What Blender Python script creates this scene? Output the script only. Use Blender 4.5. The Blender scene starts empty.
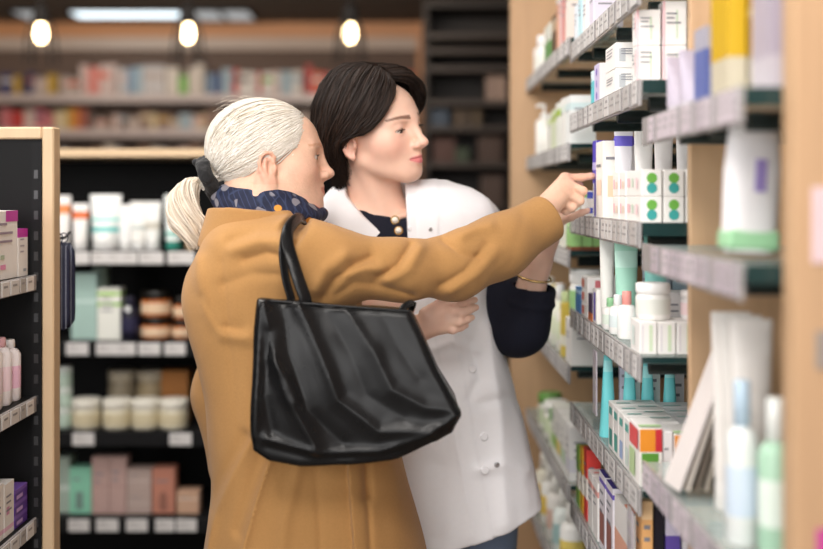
import bpy, math, random
import numpy as np
random.seed(7)
SC = bpy.context.scene
COL = SC.collection

# ---------------------------------------------------------------- camera, world, lights, exposure
FPX, CX, HY, CAMZ = 1143.0, 411.5, 197.0, 1.40      # focal length in pixels, vanishing point, camera height
cam_d = bpy.data.cameras.new('camera')
cam_d.lens, cam_d.sensor_width = 50.0, 36.0
cam_d.shift_y = -(274.5 - HY) / 823.0
cam_d.clip_start = 0.05
cam_d.dof.use_dof = True
cam_d.dof.focus_distance = 2.13
cam_d.dof.aperture_fstop = 1.5
cam = bpy.data.objects.new('camera', cam_d)
COL.objects.link(cam)
cam.location = (0, 0, CAMZ)
cam.rotation_euler = (math.pi / 2, 0, 0)
SC.camera = cam

world = bpy.data.worlds.new('world')
SC.world = world
world.use_nodes = True
wb = world.node_tree.nodes['Background']
wb.inputs[0].default_value = (1.0, 0.975, 0.955, 1)
wb.inputs[1].default_value = 0.7


def area(name, loc, target, sx, sy, watts, col):
    d = bpy.data.lights.new(name, 'AREA')
    d.shape, d.size, d.size_y, d.energy, d.color = 'RECTANGLE', sx, sy, watts, col
    o = bpy.data.objects.new(name, d)
    COL.objects.link(o)
    o.location = loc
    v = np.array(target, float) - np.array(loc, float)
    v /= np.linalg.norm(v)
    o.rotation_euler = (math.acos(max(-1, min(1, -v[2]))), 0, math.atan2(-v[0], v[1]) if abs(v[2]) < .999 else 0)
    return o


area('ceiling_light_aisle', (-0.35, 1.25, 2.60), (-0.1, 2.3, 1.2), 0.9, 0.6, 14, (1.0, 0.95, 0.90))
area('ceiling_light_middle', (-0.25, 0.25, 2.60), (0.05, 2.3, 1.0), 1.0, 0.8, 27, (1.0, 0.955, 0.915))
area('front_fill_light', (-0.35, -1.85, 1.95), (0.1, 2.4, 1.05), 2.2, 1.3, 25, (1.0, 0.985, 0.975))  # unseen fill lamp added behind the camera to brighten tunic and carton ends
area('side_fill_light', (-2.5, -1.2, 1.75), (0.4, 2.2, 0.75), 1.8, 1.5, 30, (1.0, 0.985, 0.975))  # added fill lamp out of view, lifts the dark lower right shelves
area('left_fill_light', (-1.6, 2.2, 2.58), (0.5, 2.5, 0.7), 1.0, 1.6, 22, (1.0, 0.97, 0.945))  # unseen lamp added on the left to brighten the right shelf fronts
area('ceiling_light_shelf', (-0.15, 2.45, 2.60), (0.5, 2.5, 1.2), 0.5, 1.5, 8, (1.0, 0.96, 0.92))
area('ceiling_light_near', (-0.3, 1.0, 2.60), (0.6, 1.4, 1.2), 0.5, 0.8, 3, (1.0, 0.95, 0.9))
area('ceiling_light_gondola', (-1.0, 2.75, 2.60), (-0.9, 3.4, 0.9), 0.8, 0.4, 14, (1.0, 0.93, 0.85))
area('ceiling_light_far', (-1.6, 5.3, 2.60), (-1.6, 8.1, 1.9), 3.2, 0.6, 42, (1.0, 0.83, 0.68))

SC.view_settings.view_transform = 'Standard'
SC.view_settings.look = 'None'
SC.view_settings.gamma = 1.0
SC.view_settings.use_curve_mapping = False
SC.view_settings.exposure = 0.55
SC.cycles.use_denoising = True
SC.cycles.max_bounces = 8
SC.cycles.transparent_max_bounces = 12
SC.cycles.caustics_reflective = False
SC.cycles.caustics_refractive = False


def pt(px, py, Y):
    """point in the place that lies on a given sight line at depth Y (metres)"""
    return np.array([(px - CX) * Y / FPX, Y, CAMZ - (py - HY) * Y / FPX])


# ---------------------------------------------------------------- materials
def lin(c):
    return tuple(((x / 12.92) if x <= .04045 else ((x + .055) / 1.055) ** 2.4) for x in c)


def hexc(h):
    return lin(tuple(int(h[i:i + 2], 16) / 255 for i in (0, 2, 4)))


MATS = {}


def mat(name, col, rough=.5, metal=0.0, var=.06, scale=30, bump=0.0, bscale=200, spec=.5, emit=None, es=0,
        coat=0, alpha=1, trans=0, ior=1.45, sss=0, attr=None, sheen=0, stretch=None):
    if name in MATS:
        return MATS[name]
    if isinstance(col, str):
        col = hexc(col)
    m = bpy.data.materials.new(name)
    m.use_nodes = True
    nt = m.node_tree
    b = nt.nodes['Principled BSDF']
    N, L = nt.nodes.new, nt.links.new
    tc = N('ShaderNodeTexCoord')
    vec = tc.outputs['Object']
    if stretch:
        mp = N('ShaderNodeMapping')
        mp.inputs['Scale'].default_value = stretch
        L(vec, mp.inputs['Vector'])
        vec = mp.outputs['Vector']
    nz = N('ShaderNodeTexNoise')
    nz.inputs['Scale'].default_value = scale
    nz.inputs['Detail'].default_value = 4
    L(vec, nz.inputs['Vector'])
    mx = N('ShaderNodeMix')
    mx.data_type = 'RGBA'
    L(nz.outputs['Fac'], mx.inputs['Factor'])
    lo = tuple(max(0, c * (1 - var)) for c in col)
    hi = tuple(min(1, c * (1 + var)) for c in col)
    mx.inputs['A'].default_value = (*lo, 1)
    mx.inputs['B'].default_value = (*hi, 1)
    out = mx.outputs['Result']
    if attr:
        at = N('ShaderNodeAttribute')
        at.attribute_name = attr
        m2 = N('ShaderNodeMix')
        m2.data_type = 'RGBA'
        m2.blend_type = 'MULTIPLY'
        m2.inputs['Factor'].default_value = 1
        L(out, m2.inputs['A'])
        L(at.outputs['Color'], m2.inputs['B'])
        out = m2.outputs['Result']
    L(out, b.inputs['Base Color'])
    b.inputs['Roughness'].default_value = rough
    b.inputs['Metallic'].default_value = metal
    b.inputs['Specular IOR Level'].default_value = spec
    b.inputs['IOR'].default_value = ior
    b.inputs['Transmission Weight'].default_value = trans
    b.inputs['Alpha'].default_value = alpha
    b.inputs['Coat Weight'].default_value = coat
    b.inputs['Sheen Weight'].default_value = sheen
    if sss:
        b.inputs['Subsurface Weight'].default_value = sss
        b.inputs['Subsurface Radius'].default_value = (1, .35, .2)
        b.inputs['Subsurface Scale'].default_value = .006
    if emit:
        b.inputs['Emission Color'].default_value = (*(hexc(emit) if isinstance(emit, str) else emit), 1)
        b.inputs['Emission Strength'].default_value = es
    if bump:
        n2 = N('ShaderNodeTexNoise')
        n2.inputs['Scale'].default_value = bscale
        n2.inputs['Detail'].default_value = 5
        L(vec, n2.inputs['Vector'])
        bp = N('ShaderNodeBump')
        bp.inputs['Strength'].default_value = bump
        bp.inputs['Distance'].default_value = .004
        L(n2.outputs['Fac'], bp.inputs['Height'])
        L(bp.outputs['Normal'], b.inputs['Normal'])
    MATS[name] = m
    return m


def paper(h, rough=.42):
    return mat('print_' + h, h, rough, var=.04, scale=25, spec=.4)


# ---------------------------------------------------------------- mesh builder and object helpers
class MB:
    def __init__(s):
        s.v, s.f, s.m, s.mats, s.smooth = [], [], [], [], []

    def mi(s, m):
        if m not in s.mats:
            s.mats.append(m)
        return s.mats.index(m)

    def add(s, vs, fs, m, smooth=False):
        n = len(s.v)
        s.v += [tuple(map(float, p)) for p in vs]
        k = s.mi(m)
        for f in fs:
            s.f.append([i + n for i in f])
            s.m.append(k)
            s.smooth.append(smooth)
        return s

    def box(s, lo, hi, m, bev=0.0):
        x0, y0, z0 = lo
        x1, y1, z1 = hi
        if not bev:
            vs = [(x, y, z) for x in (x0, x1) for y in (y0, y1) for z in (z0, z1)]
            fs = [(0, 1, 3, 2), (4, 6, 7, 5), (0, 4, 5, 1), (2, 3, 7, 6), (0, 2, 6, 4), (1, 5, 7, 3)]
            return s.add(vs, fs, m)
        b = min(bev, (x1 - x0) / 2.2, (y1 - y0) / 2.2, (z1 - z0) / 2.2)
        c = [(x0 + x1) / 2, (y0 + y1) / 2, (z0 + z1) / 2]
        h = [(x1 - x0) / 2, (y1 - y0) / 2, (z1 - z0) / 2]
        vs, idx = [], {}
        for sx in (-1, 1):
            for sy in (-1, 1):
                for sz in (-1, 1):
                    for a in range(3):
                        p = [sx * (h[0] - b), sy * (h[1] - b), sz * (h[2] - b)]
                        p[a] = (sx, sy, sz)[a] * h[a]
                        idx[(sx, sy, sz, a)] = len(vs)
                        vs.append([c[i] + p[i] for i in range(3)])
        fs = []
        I = idx
        for a in range(3):
            o1, o2 = [(1, 2), (2, 0), (0, 1)][a]
            for sg in (-1, 1):
                q = []
                for s1, s2 in ((-1, -1), (1, -1), (1, 1), (-1, 1)):
                    t = [0, 0, 0]
                    t[a], t[o1], t[o2] = sg, s1, s2
                    q.append(I[(*t, a)])
                fs.append(q if sg > 0 else q[::-1])
        for a in range(3):
            o1, o2 = [(1, 2), (2, 0), (0, 1)][a]
            for s1 in (-1, 1):
                for s2 in (-1, 1):
                    t = [0, 0, 0]
                    t[o1], t[o2] = s1, s2
                    t[a] = -1
                    A, B = I[(*t, o1)], I[(*t, o2)]
                    t[a] = 1
                    C_, D = I[(*t, o2)], I[(*t, o1)]
                    q = [A, B, C_, D]
                    fs.append(q if s1 * s2 < 0 else q[::-1])
        for sx in (-1, 1):
            for sy in (-1, 1):
                for sz in (-1, 1):
                    q = [I[(sx, sy, sz, 0)], I[(sx, sy, sz, 1)], I[(sx, sy, sz, 2)]]
                    fs.append(q if sx * sy * sz > 0 else q[::-1])
        return s.add(vs, fs, m)

    def loft(s, rings, m, smooth=True, cap0=True, cap1=True):
        n = len(rings[0])
        vs = [p for r in rings for p in r]
        fs = []
        for i in range(len(rings) - 1):
            for j in range(n):
                a, b = i * n + j, i * n + (j + 1) % n
                fs.append((a, b, b + n, a + n))
        s.add(vs, fs, m, smooth)
        if cap0:
            s.add(rings[0], [list(range(n))[::-1]], m)
        if cap1:
            s.add(rings[-1], [list(range(n))], m)
        return s

    def lathe(s, prof, m, seg=24, c=(0, 0, 0), smooth=True):
        rings = [[(c[0] + r * math.cos(2 * math.pi * j / seg), c[1] + r * math.sin(2 * math.pi * j / seg), c[2] + z)
                  for j in range(seg)] for r, z in prof]
        return s.loft(rings, m, smooth)

    def tube(s, pts, r, m, seg=8, flat=None, smooth=True):
        """sweep along points; r a number or list; flat = (width factor, normal hint)"""
        P = np.array(pts, float)
        n = len(P)
        R = np.full(n, r, float) if np.isscalar(r) else np.array(r, float)
        T = np.gradient(P, axis=0)
        T /= np.linalg.norm(T, axis=1)[:, None] + 1e-12
        up = np.array(flat[1] if flat else (0.13, 0.21, 0.97), float)
        rings = []
        for i in range(n):
            a = up - T[i] * np.dot(up, T[i])
            if np.linalg.norm(a) < 1e-4:
                a = np.array((1., 0, 0)) - T[i] * T[i][0]
            a /= np.linalg.norm(a)
            up = a if not flat else up
            b = np.cross(T[i], a)
            fw = flat[0] if flat else 1
            rings.append([P[i] + R[i] * (math.cos(t) * b * fw + math.sin(t) * a)
                          for t in [2 * math.pi * j / seg for j in range(seg)]])
        return s.loft(rings, m, smooth)

    def build(s, name, parent=None, loc=None):
        me = bpy.data.meshes.new(name)
        me.from_pydata(s.v, [], s.f)
        for m in s.mats:
            me.materials.append(m)
        me.polygons.foreach_set('material_index', s.m)
        me.polygons.foreach_set('use_smooth', s.smooth)
        me.update()
        o = bpy.data.objects.new(name, me)
        COL.objects.link(o)
        if parent is not None:
            o.parent = parent
        if loc is not None:
            o.location = loc
        return o


def tag(o, label=None, cat=None, group=None, kind=None):
    for k, v in (('label', label), ('category', cat), ('group', group), ('kind', kind)):
        if v:
            o[k] = v
    return o


def empty(name, loc=(0, 0, 0), rz=0, label=None, cat=None, group=None):
    o = bpy.data.objects.new(name, None)
    COL.objects.link(o)
    o.location = loc
    o.rotation_euler = (0, 0, rz)
    o.empty_display_size = .05
    return tag(o, label, cat, group)


def np_mesh(name, V, Q, m, parent=None, cols=None):
    me = bpy.data.meshes.new(name)
    me.vertices.add(len(V))
    me.vertices.foreach_set('co', np.ascontiguousarray(V, np.float32).ravel())
    n, k = Q.shape
    me.loops.add(n * k)
    me.loops.foreach_set('vertex_index', np.ascontiguousarray(Q, np.int32).ravel())
    me.polygons.add(n)
    me.polygons.foreach_set('loop_start', np.arange(0, n * k, k, dtype=np.int32))
    me.polygons.foreach_set('use_smooth', np.ones(n, bool))
    if cols is not None:
        a = me.color_attributes.new('Col', 'FLOAT_COLOR', 'POINT')
        c4 = np.ones((len(V), 4), np.float32)
        c4[:, :3] = cols
        a.data.foreach_set('color', c4.ravel())
    me.materials.append(m)
    me.update(calc_edges=True)
    me.validate()
    o = bpy.data.objects.new(name, me)
    COL.objects.link(o)
    if parent is not None:
        o.parent = parent
    return o


# ---------------------------------------------------------------- the room
FLOORM = mat('floor_vinyl', (.20, .17, .14), .4, var=.2, scale=3)
CEILM = mat('ceiling_paint', (.16, .14, .12), .85, var=.05, scale=4)
WALLB = mat('wall_brown', (.24, .155, .105), .75, var=.12, scale=3)
WOODL = mat('light_oak', (.66, .48, .30), .5, var=.12, scale=9, stretch=(6, 6, .5), bump=.02)
WOODR = mat('tan_oak', (.55, .35, .20), .5, var=.12, scale=9, stretch=(6, 6, .5), bump=.02)
WOODT = mat('tan_wood', (.58, .38, .225), .5, var=.12, scale=8, stretch=(6, 6, .4), bump=.02)
WOODO = mat('orange_wood', (.60, .29, .13), .5, var=.15, scale=6, stretch=(.5, 4, 6))
PALES = mat('pale_fascia', (.55, .45, .38), .6)
BLACKM = mat('black_laminate', (.008, .008, .0085), .6, var=.2, scale=8, spec=.2)
BLACKR = mat('black_metal', (.010, .010, .011), .6, var=.1, spec=.2)
HOLE = mat('slot_steel', (.05, .05, .053), .4, .3)  # plain grey steel of slots and hook, lighter than the black upright
GLASS = mat('shelf_glass', (.62, .74, .72), .08, var=.02, alpha=.42, spec=.5)
GEDGE = mat('glass_edge', (.014, .040, .040), .15, var=.2, scale=20)
BRACK = mat('dark_bracket', (.012, .022, .022), .35)
RAILP = mat('clear_rail', (.42, .40, .40), .22, var=.1, scale=40, alpha=.85)
TAGP = mat('price_tag_paper', (.70, .68, .67), .5, var=.05)
TAGG = mat('price_tag_grey', (.45, .43, .42), .5, var=.1)
TAGS = mat('shelf_tag_grey', (.56, .54, .53), .5, var=.05)
TAGL = mat('lilac_tag', (.46, .40, .44), .5, var=.05)
TAGM = mat('lilac_tag_pale', (.56, .49, .53), .5, var=.05)
INK = mat('ink_grey', (.30, .29, .29), .6)


def struct(name, lo, hi, m):
    o = MB().box(lo, hi, m).build(name)
    o['kind'] = 'structure'
    return o


struct('floor', (-4.6, -2.0, -.08), (1.3, 8.4, 0), FLOORM)
struct('ceiling', (-4.6, -2.0, 2.642), (1.3, 8.4, 2.72), CEILM)
struct('wall_back', (-4.6, 8.2, 0), (1.3, 8.35, 2.642), WALLB)
struct('wall_left', (-4.6, -2.0, 0), (-4.45, 8.2, 2.642), WALLB)
struct('wall_right', (.86, -2.0, 0), (1.0, 8.2, 2.642), WALLB)
struct('trim_1', (-4.45, 8.14, 2.535), (.10, 8.2, 2.642), WOODO)
struct('trim_2', (-4.45, 8.12, 2.445), (.10, 8.2, 2.535), PALES)
struct('trim_3', (.04, 8.10, 0), (.14, 8.2, 2.642), WOODO)

# ---------------------------------------------------------------- lamps
LAMPG = mat('bulb_glass', (1, .85, .6), .3, emit=(1.0, .74, .40), es=11)
PANELG = mat('light_panel', (1, 1, 1), .5, emit=(.80, .93, 1.0), es=1.5)
PANELD = mat('light_panel_dim', (1, 1, 1), .5, emit=(.75, .85, .9), es=.28)
for px, lab in ((41, 'leftmost of the three glowing pendant bulbs, above the left shelving'), (188, 'middle one of the three glowing pendant bulbs, above the white ponytail'),
                (350, 'rightmost of the three glowing pendant bulbs, above the dark haired head')):
    p = pt(px, 33.5, 6.0)
    r = empty('pendant_lamp', (p[0], p[1], 2.642), 0, lab, 'lamp', 'pendant lamps over the back of the shop')
    dz = p[2] - 2.642
    MB().lathe([(.0001, dz - .048), (.017, dz - .044), (.029, dz - .022), (.031, dz), (.026, dz + .030), (.018, dz + .050)], LAMPG, 20).build('bulb', r)
    MB().lathe([(.024, dz + .048), (.034, dz + .060), (.040, dz + .10), (.036, dz + .15), (.010, dz + .16)], BLACKR, 18).build('socket', r)
    MB().tube([(0, 0, dz + .15), (0, 0, 0)], .006, BLACKR, 6).build('cord', r)
    MB().lathe([(.0, -.025), (.045, -.022), (.05, 0)], BLACKR, 18).build('ceiling_cap', r)
    for k in range(6):
        a = k * math.pi / 3 + .3
        MB().tube([(.036 * math.cos(a), .036 * math.sin(a), dz + .10), (.075 * math.cos(a), .075 * math.sin(a), dz - .02),
                   (.085 * math.cos(a), .085 * math.sin(a), dz - .16)], .0065, BLACKR, 6).build('cage_wire', r)
for (x0, x1, y0, y1, m, lab) in ((74, 181, 7.58, 7.84, PANELG, 'long bright white ceiling light panel between the left and middle pendant lamps'),
                                 (18, 38, 7.55, 7.95, PANELD, 'small square dim ceiling light beside the leftmost pendant lamp'),
                                 (194, 220, 7.55, 7.95, PANELD, 'small dim ceiling light right beside the middle pendant lamp'),
                                 (224, 250, 7.55, 7.95, PANELD, 'small dim ceiling light, second to the right of the middle pendant lamp')):
    X0, X1 = (x0 - CX) * 7.7 / FPX, (x1 - CX) * 7.7 / FPX
    r = empty('ceiling_light', ((X0 + X1) / 2, (y0 + y1) / 2, 2.642), 0, lab, 'lamp')
    w, d = (X1 - X0) / 2, (y1 - y0) / 2
    MB().box((-w, -d, -.012), (w, d, -.004), m).build('diffuser', r)
    fr = MB()
    for lo, hi in (((-w - .02, -d - .02, -.016), (-w, d + .02, 0)), ((w, -d - .02, -.016), (w + .02, d + .02, 0)),
                   ((-w, -d - .02, -.016), (w, -d, 0)), ((-w, d, -.016), (w, d + .02, 0))):
        fr.box(lo, hi, BLACKR)
    fr.build('frame', r)

# ---------------------------------------------------------------- shelving on the right: bays stand one behind the other along the aisle
XF, XB = .363, .80


def glass_shelf(root, y0, y1, z, rng, edge=.014, nb=3, tags=None):
    tags = tags or (TAGS, TAGG)
    o = np.array(root.location)
    b = lambda lo, hi: (np.array(lo) - o, np.array(hi) - o)
    s = MB().box(*b((XF + .004, y0, z - .010), (XB - .012, y1, z)), GLASS)
    sh = s.build('shelf', root)
    MB().box(*b((XF + .004, y0 - .003, z - edge), (XB - .012, y0 - .0002, z + .001)), GEDGE).build('glass_edge', sh)
    for k in range(nb):
        y = y0 + .10 + (y1 - y0 - .2) * k / max(1, nb - 1)
        MB().tube(np.array([(XF + .035, y, z - .030), (XB - .02, y, z - .030)]) - o, .0125, BRACK, 10).build('bracket', sh)
    MB().box(*b((XF - .002, y0, z - .040), (XF + .003, y1, z + .003)), RAILP, .001).build('price_rail', sh)
    y = y0 + .012
    while y < y1 - .05:
        w = rng.choice((.030, .036, .044, .052))
        m = tags[0] if rng.random() < .62 else tags[1]
        t = MB().box(*b((XF - .0045, y, z - .036), (XF - .0025, y + w, z + .000)), m, .0004)
        t.box(*b((XF - .0050, y + w * .12, z - .012), (XF - .0044, y + w * .55, z - .007)), INK)
        t.box(*b((XF - .0050, y + w * .12, z - .022), (XF - .0044, y + w * .80, z - .019)), INK)
        t.build('price_tag', sh)
        y += w + rng.choice((.006, .012, .030))
    return sh


rng = random.Random(4)
BAYS = {}
for key, y0, y1, zs, lab in (('far', 2.63, 3.60, (1.766, 1.522, 1.276, 1.009, .735, .47), 'farthest wooden shelving bay along the right side of the aisle'),
                             ('mid', 1.815, 2.605, (1.745, 1.585, 1.358, 1.145, .932, .715, .49), 'middle shelving bay on the right that the hand is pointing into'),
                             ('near', 1.256, 1.79, (1.52, 1.325, .985), 'blurred nearest shelving bay at the right edge, framed in tan wood')):
    r = empty('shelving_bay', (.58, (y0 + y1) / 2, 0), 0, lab, 'shelving', 'wooden shelving bays along the right wall')
    BAYS[key] = r
    o = np.array(r.location)
    b = lambda lo, hi: (np.array(lo) - o, np.array(hi) - o)
    MB().box(*b((XB, y0, 0), (XB + .02, y1, 2.30)), WOODT).build('back_panel', r)
    if key == 'far':
        MB().box(*b((.312, 3.602, 0), (XB + .02, 3.64, 2.40)), WOODR, .002).build('end_panel', r)
    if key == 'mid':
        MB().box(*b((.437, 1.792, 0), (XB + .02, 1.812, 2.40)), WOODT, .002).build('side_panel', r)
    if key == 'near':
        MB().box(*b((.404, 1.205, 0), (XB + .02, 1.245, 2.40)), WOODR, .002).build('end_panel', r)
    MB().box(*b((XF + .02, y0, 0), (XB, y1, .10)), WOODT).build('plinth', r)
    for z in zs:
        glass_shelf(r, y0, y1, z, rng, .020 if z in (1.585, 1.358, 1.766, 1.52, 1.325) else .009, 3, (TAGL, TAGM) if key == 'near' else None)

# ---------------------------------------------------------------- low black gondola at the back, wood capped
YG = 3.60
r = empty('gondola_shelving', (-.70, 3.82, 0), 0, 'black gondola with oak top behind the customer, holding tubes, jars and small boxes', 'shelving')
o = np.array(r.location)
b = lambda lo, hi: (np.array(lo) - o, np.array(hi) - o)
GX0, GX1 = -1.42, -.14
MB().box(*b((GX0, YG - .02, 1.525), (GX1, 4.06, 1.551)), WOODL, .003).build('top_board', r)
MB().box(*b((GX0 + .02, 4.0, 0), (GX1 - .02, 4.03, 1.525)), BLACKM).build('back_panel', r)
for x in (GX0, GX1 - .03):
    MB().box(*b((x, YG - .01, 0), (x + .03, 4.05, 1.525)), BLACKM).build('side_panel', r)
MB().box(*b((GX0 + .03, YG, 0), (GX1 - .03, 4.0, .10)), BLACKM).build('plinth', r)
GZ = []
for zy, tags in ((250.5, ((66, 90), (92, 138), (139.5, 164), (168, 195), (205, 240))), (341.5, ((67, 89), (97, 136), (139, 161), (165, 186))),
                 (431.5, ((73, 95), (170, 192))), (517.5, ((69, 90), (97, 119), (127, 148), (156, 175), (177, 197)))):
    z = CAMZ - (zy - HY) * YG / FPX
    GZ.append(z)
    sh = MB().box(*b((GX0 + .03, YG, z - .02), (GX1 - .03, 4.0, z)), BLACKM, .001).build('shelf', r)
    MB().box(*b((GX0 + .03, YG - .006, z - .045), (GX1 - .03, YG + .002, z - .001)), BLACKR, .001).build('price_rail', sh)
    for a, c in tags:
        t = MB().box(*b(((a - CX) * YG / FPX, YG - .009, z - .042), ((c - CX) * YG / FPX, YG - .0062, z - .003)), TAGP, .0006)
        n = max(1, int((c - a) / 14))
        for q in range(n):
            xa = (a + (c - a) * (q + .12) / n - CX) * YG / FPX
            t.box(*b((xa, YG - .0096, z - .018), (xa + .025, YG - .0089, z - .013)), TAGG)
            t.box(*b((xa, YG - .0096, z - .030), (xa + .036, YG - .0089, z - .027)), TAGG)
        t.build('price_tag', sh)

# ---------------------------------------------------------------- left gondola, its far end panel framed in oak
YL, XL = 2.262, -.742
r = empty('gondola_shelving', (-1.0, 2.1, 0), 0, 'black shelving unit with pale oak frame at the left edge of the picture', 'shelving')
o = np.array(r.location)
LX0 = -1.50
ztop = CAMZ + (HY - 127) * YL / FPX
MB().box(*b((-.7305, YL - .004, 0), (-.707, YL + .040, ztop)), WOODL, .003).build('post', r)
MB().box(*b((LX0, YL - .004, ztop - .024), (-.731, YL + .040, ztop)), WOODL, .003).build('top_board', r)
MB().box(*b((LX0, YL + .004, 0), (-.7305, YL + .030, ztop - .024)), BLACKM).build('end_panel', r)
rl = MB().box(*b((-.7505, YL - .004, .05), (-.7315, YL + .004, ztop - .03)), BLACKR)
for k in range(34):
    z = .10 + k * .0405
    if z < ztop - .06:
        rl.box(*b((-.7455, YL - .0052, z), (-.7375, YL - .0038, z + .017)), HOLE)
rl.build('slotted_upright', r)
MB().box(*b((-1.42, 1.20, 0), (-1.40, YL, ztop - .03)), BLACKM).build('back_panel', r)
MB().box(*b((-1.40, 1.20, 0), (-.76, YL, .09)), BLACKM).build('plinth', r)
LZ = (1.246, 1.006, .767)
for z in LZ:
    sh = MB().box(*b((-1.40, 1.20, z - .02), (XL - .004, YL - .006, z)), BLACKM, .001).build('shelf', r)
    MB().box(*b((XL - .003, 1.20, z - .030), (XL + .002, YL - .006, z + .001)), RAILP, .001).build('price_rail', sh)
    y = 2.235
    k = 0
    while y > 1.9:
        w = (.040, .030, .046)[k % 3]
        t = MB().box(*b((XL + .0022, y - w, z - .028), (XL + .004, y, z - .001)), TAGP if k % 3 != 1 else TAGG, .0004)
        t.box(*b((XL + .0036, y - w * .8, z - .012), (XL + .0045, y - w * .3, z - .008)), INK)
        t.build('price_tag', sh)
        y -= w + .006
        k += 1
hk = MB().tube(np.array([(-.725, YL + .042, 1.315), (-.725, YL + .13, 1.315), (-.725, YL + .16, 1.325)]) - o, .003, STEELR if 'STEELR' in globals() else HOLE, 6).build('hook', r)
MB().box(*b((-.733, YL + .040, 1.290), (-.717, YL + .046, 1.335)), HOLE, .001).build('hook_plate', r)

# ---------------------------------------------------------------- far wall shelving
YW = 7.86
r = empty('wall_shelving', (-1.4, 8.0, 0), 0, 'long blurred wall shelving with pale shelf edges across the far wall', 'shelving')
o = np.array(r.location)
WX0, WX1 = -3.2, .04
WBK = mat('wall_shelf_back', (.14, .092, .07), .7, var=.1)
WED = mat('pale_shelf_edge', (.52, .43, .40), .3, var=.1, scale=5)
MB().box(*b((WX0, 8.17, 0), (WX1, 8.195, 2.44)), WBK).build('back_panel', r)
WZ = []
for zy in (94, 129, 164, 200):
    z = CAMZ + (HY - zy) * YW / FPX
    WZ.append(z)
    sh = MB().box(*b((WX0, YW + .006, z - .025), (WX1, 8.17, z)), WBK).build('shelf', r)
    MB().box(*b((WX0, YW - .004, z - .058), (WX1, YW + .006, z + .001)), WED, .002).build('price_rail', sh)

# ---------------------------------------------------------------- dark shelving at the end of the aisle
YD = 6.4
r = empty('dark_shelving', (.31, 6.6, 0), 0, 'tall dark shelving unit at the end of the aisle behind the white tunic', 'shelving')
o = np.array(r.location)
DK = mat('dark_wood', (.022, .017, .014), .6, var=.3, scale=6)
DX0, DX1 = .065, .62
MB().box(*b((DX0, 6.78, 0), (DX1, 6.80, 2.46)), DK).build('back_panel', r)
for x in (DX0, DX1 - .03):
    MB().box(*b((x, YD, 0), (x + .03, 6.78, 2.46)), DK).build('side_panel', r)
MB().box(*b((DX0, YD - .01, 2.46), (DX1, 6.80, 2.50)), DK).build('top_board', r)
DZ = []
for zy in (33, 48, 66, 100, 126, 162, 205):
    z = CAMZ + (HY - zy) * YD / FPX
    DZ.append(z)
    MB().box(*b((DX0 + .03, YD + .005, z - .03), (DX1 - .03, 6.78, z)), mat('dark_shelf_edge', (.045, .032, .024), .5)).build('shelf', r)


# ---------------------------------------------------------------- goods: cartons, tubes, jars and bottles, each an object of its own
prng = random.Random(21)


def carton(label, x0, x1, y0, y1, z, h, base, bands=(), marks=(), group=None, name='carton', cat='box', txt='8A8A92', faces='fs', rz=0, lines=3):
    cx, cy = (x0 + x1) / 2, (y0 + y1) / 2
    hx, hy = (x1 - x0) / 2 - .0006, (y1 - y0) / 2 - .0006
    m = MB()
    cuts = sorted({0.0, 1.0, *[q for bnd in bands for q in bnd[:2]]})
    bev = min(.0012, hx * .2, hy * .2)
    if not bands:
        m.box((-hx, -hy, 0), (hx, hy, h), paper(base), bev)
    else:
        for a, c in zip(cuts[:-1], cuts[1:]):
            col = base
            for b0, b1, cc in bands:
                if b0 <= a + 1e-6 and c <= b1 + 1e-6:
                    col = cc
            m.box((-hx, -hy, a * h), (hx, hy, c * h), paper(col), 0)
    e = .0004

    def rect(face, u0, v0, u1, v1, col):
        if face == 'f':
            vs = [(-hx + 2 * hx * u, -hy - e, h * v) for u, v in ((u0, v0), (u1, v0), (u1, v1), (u0, v1))]
        elif face == 's':
            vs = [(-hx - e, hy - 2 * hy * u, h * v) for u, v in ((u0, v0), (u1, v0), (u1, v1), (u0, v1))]
        elif face == 'r':
            vs = [(hx + e, -hy + 2 * hy * u, h * v) for u, v in ((u0, v0), (u1, v0), (u1, v1), (u0, v1))]
        else:
            vs = [(-hx + 2 * hx * u, -hy + 2 * hy * v, h + e) for u, v in ((u0, v0), (u1, v0), (u1, v1), (u0, v1))]
        m.add(vs, [(0, 1, 2, 3)], paper(col))
    for mk in marks:
        e += .00022
        if mk[1] == 'dot':
            _, _, u, v, rr, col = mk
            c = []
            for k in range(18):
                a = 2 * math.pi * k / 18
                if mk[0] == 'f':
                    c.append((-hx + 2 * hx * u + rr * h * math.cos(a), -hy - e, h * v + rr * h * math.sin(a)))
                else:
                    c.append((-hx - e, hy - 2 * hy * u - rr * h * math.cos(a), h * v + rr * h * math.sin(a)))
            m.add(c, [list(range(18))], paper(col))
        else:
            rect(*mk)
    e += .0003
    for f in faces if lines else '':
        v = prng.uniform(.66, .8)
        for k in range(lines):
            rect(f, .16, v, .16 + prng.uniform(.3, .62), v + .035, txt)
            v -= prng.uniform(.09, .15)
    o = m.build(name, None, (cx, cy, z + .0004))
    o.rotation_euler = (0, 0, rz)
    return tag(o, label, cat, group)


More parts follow.
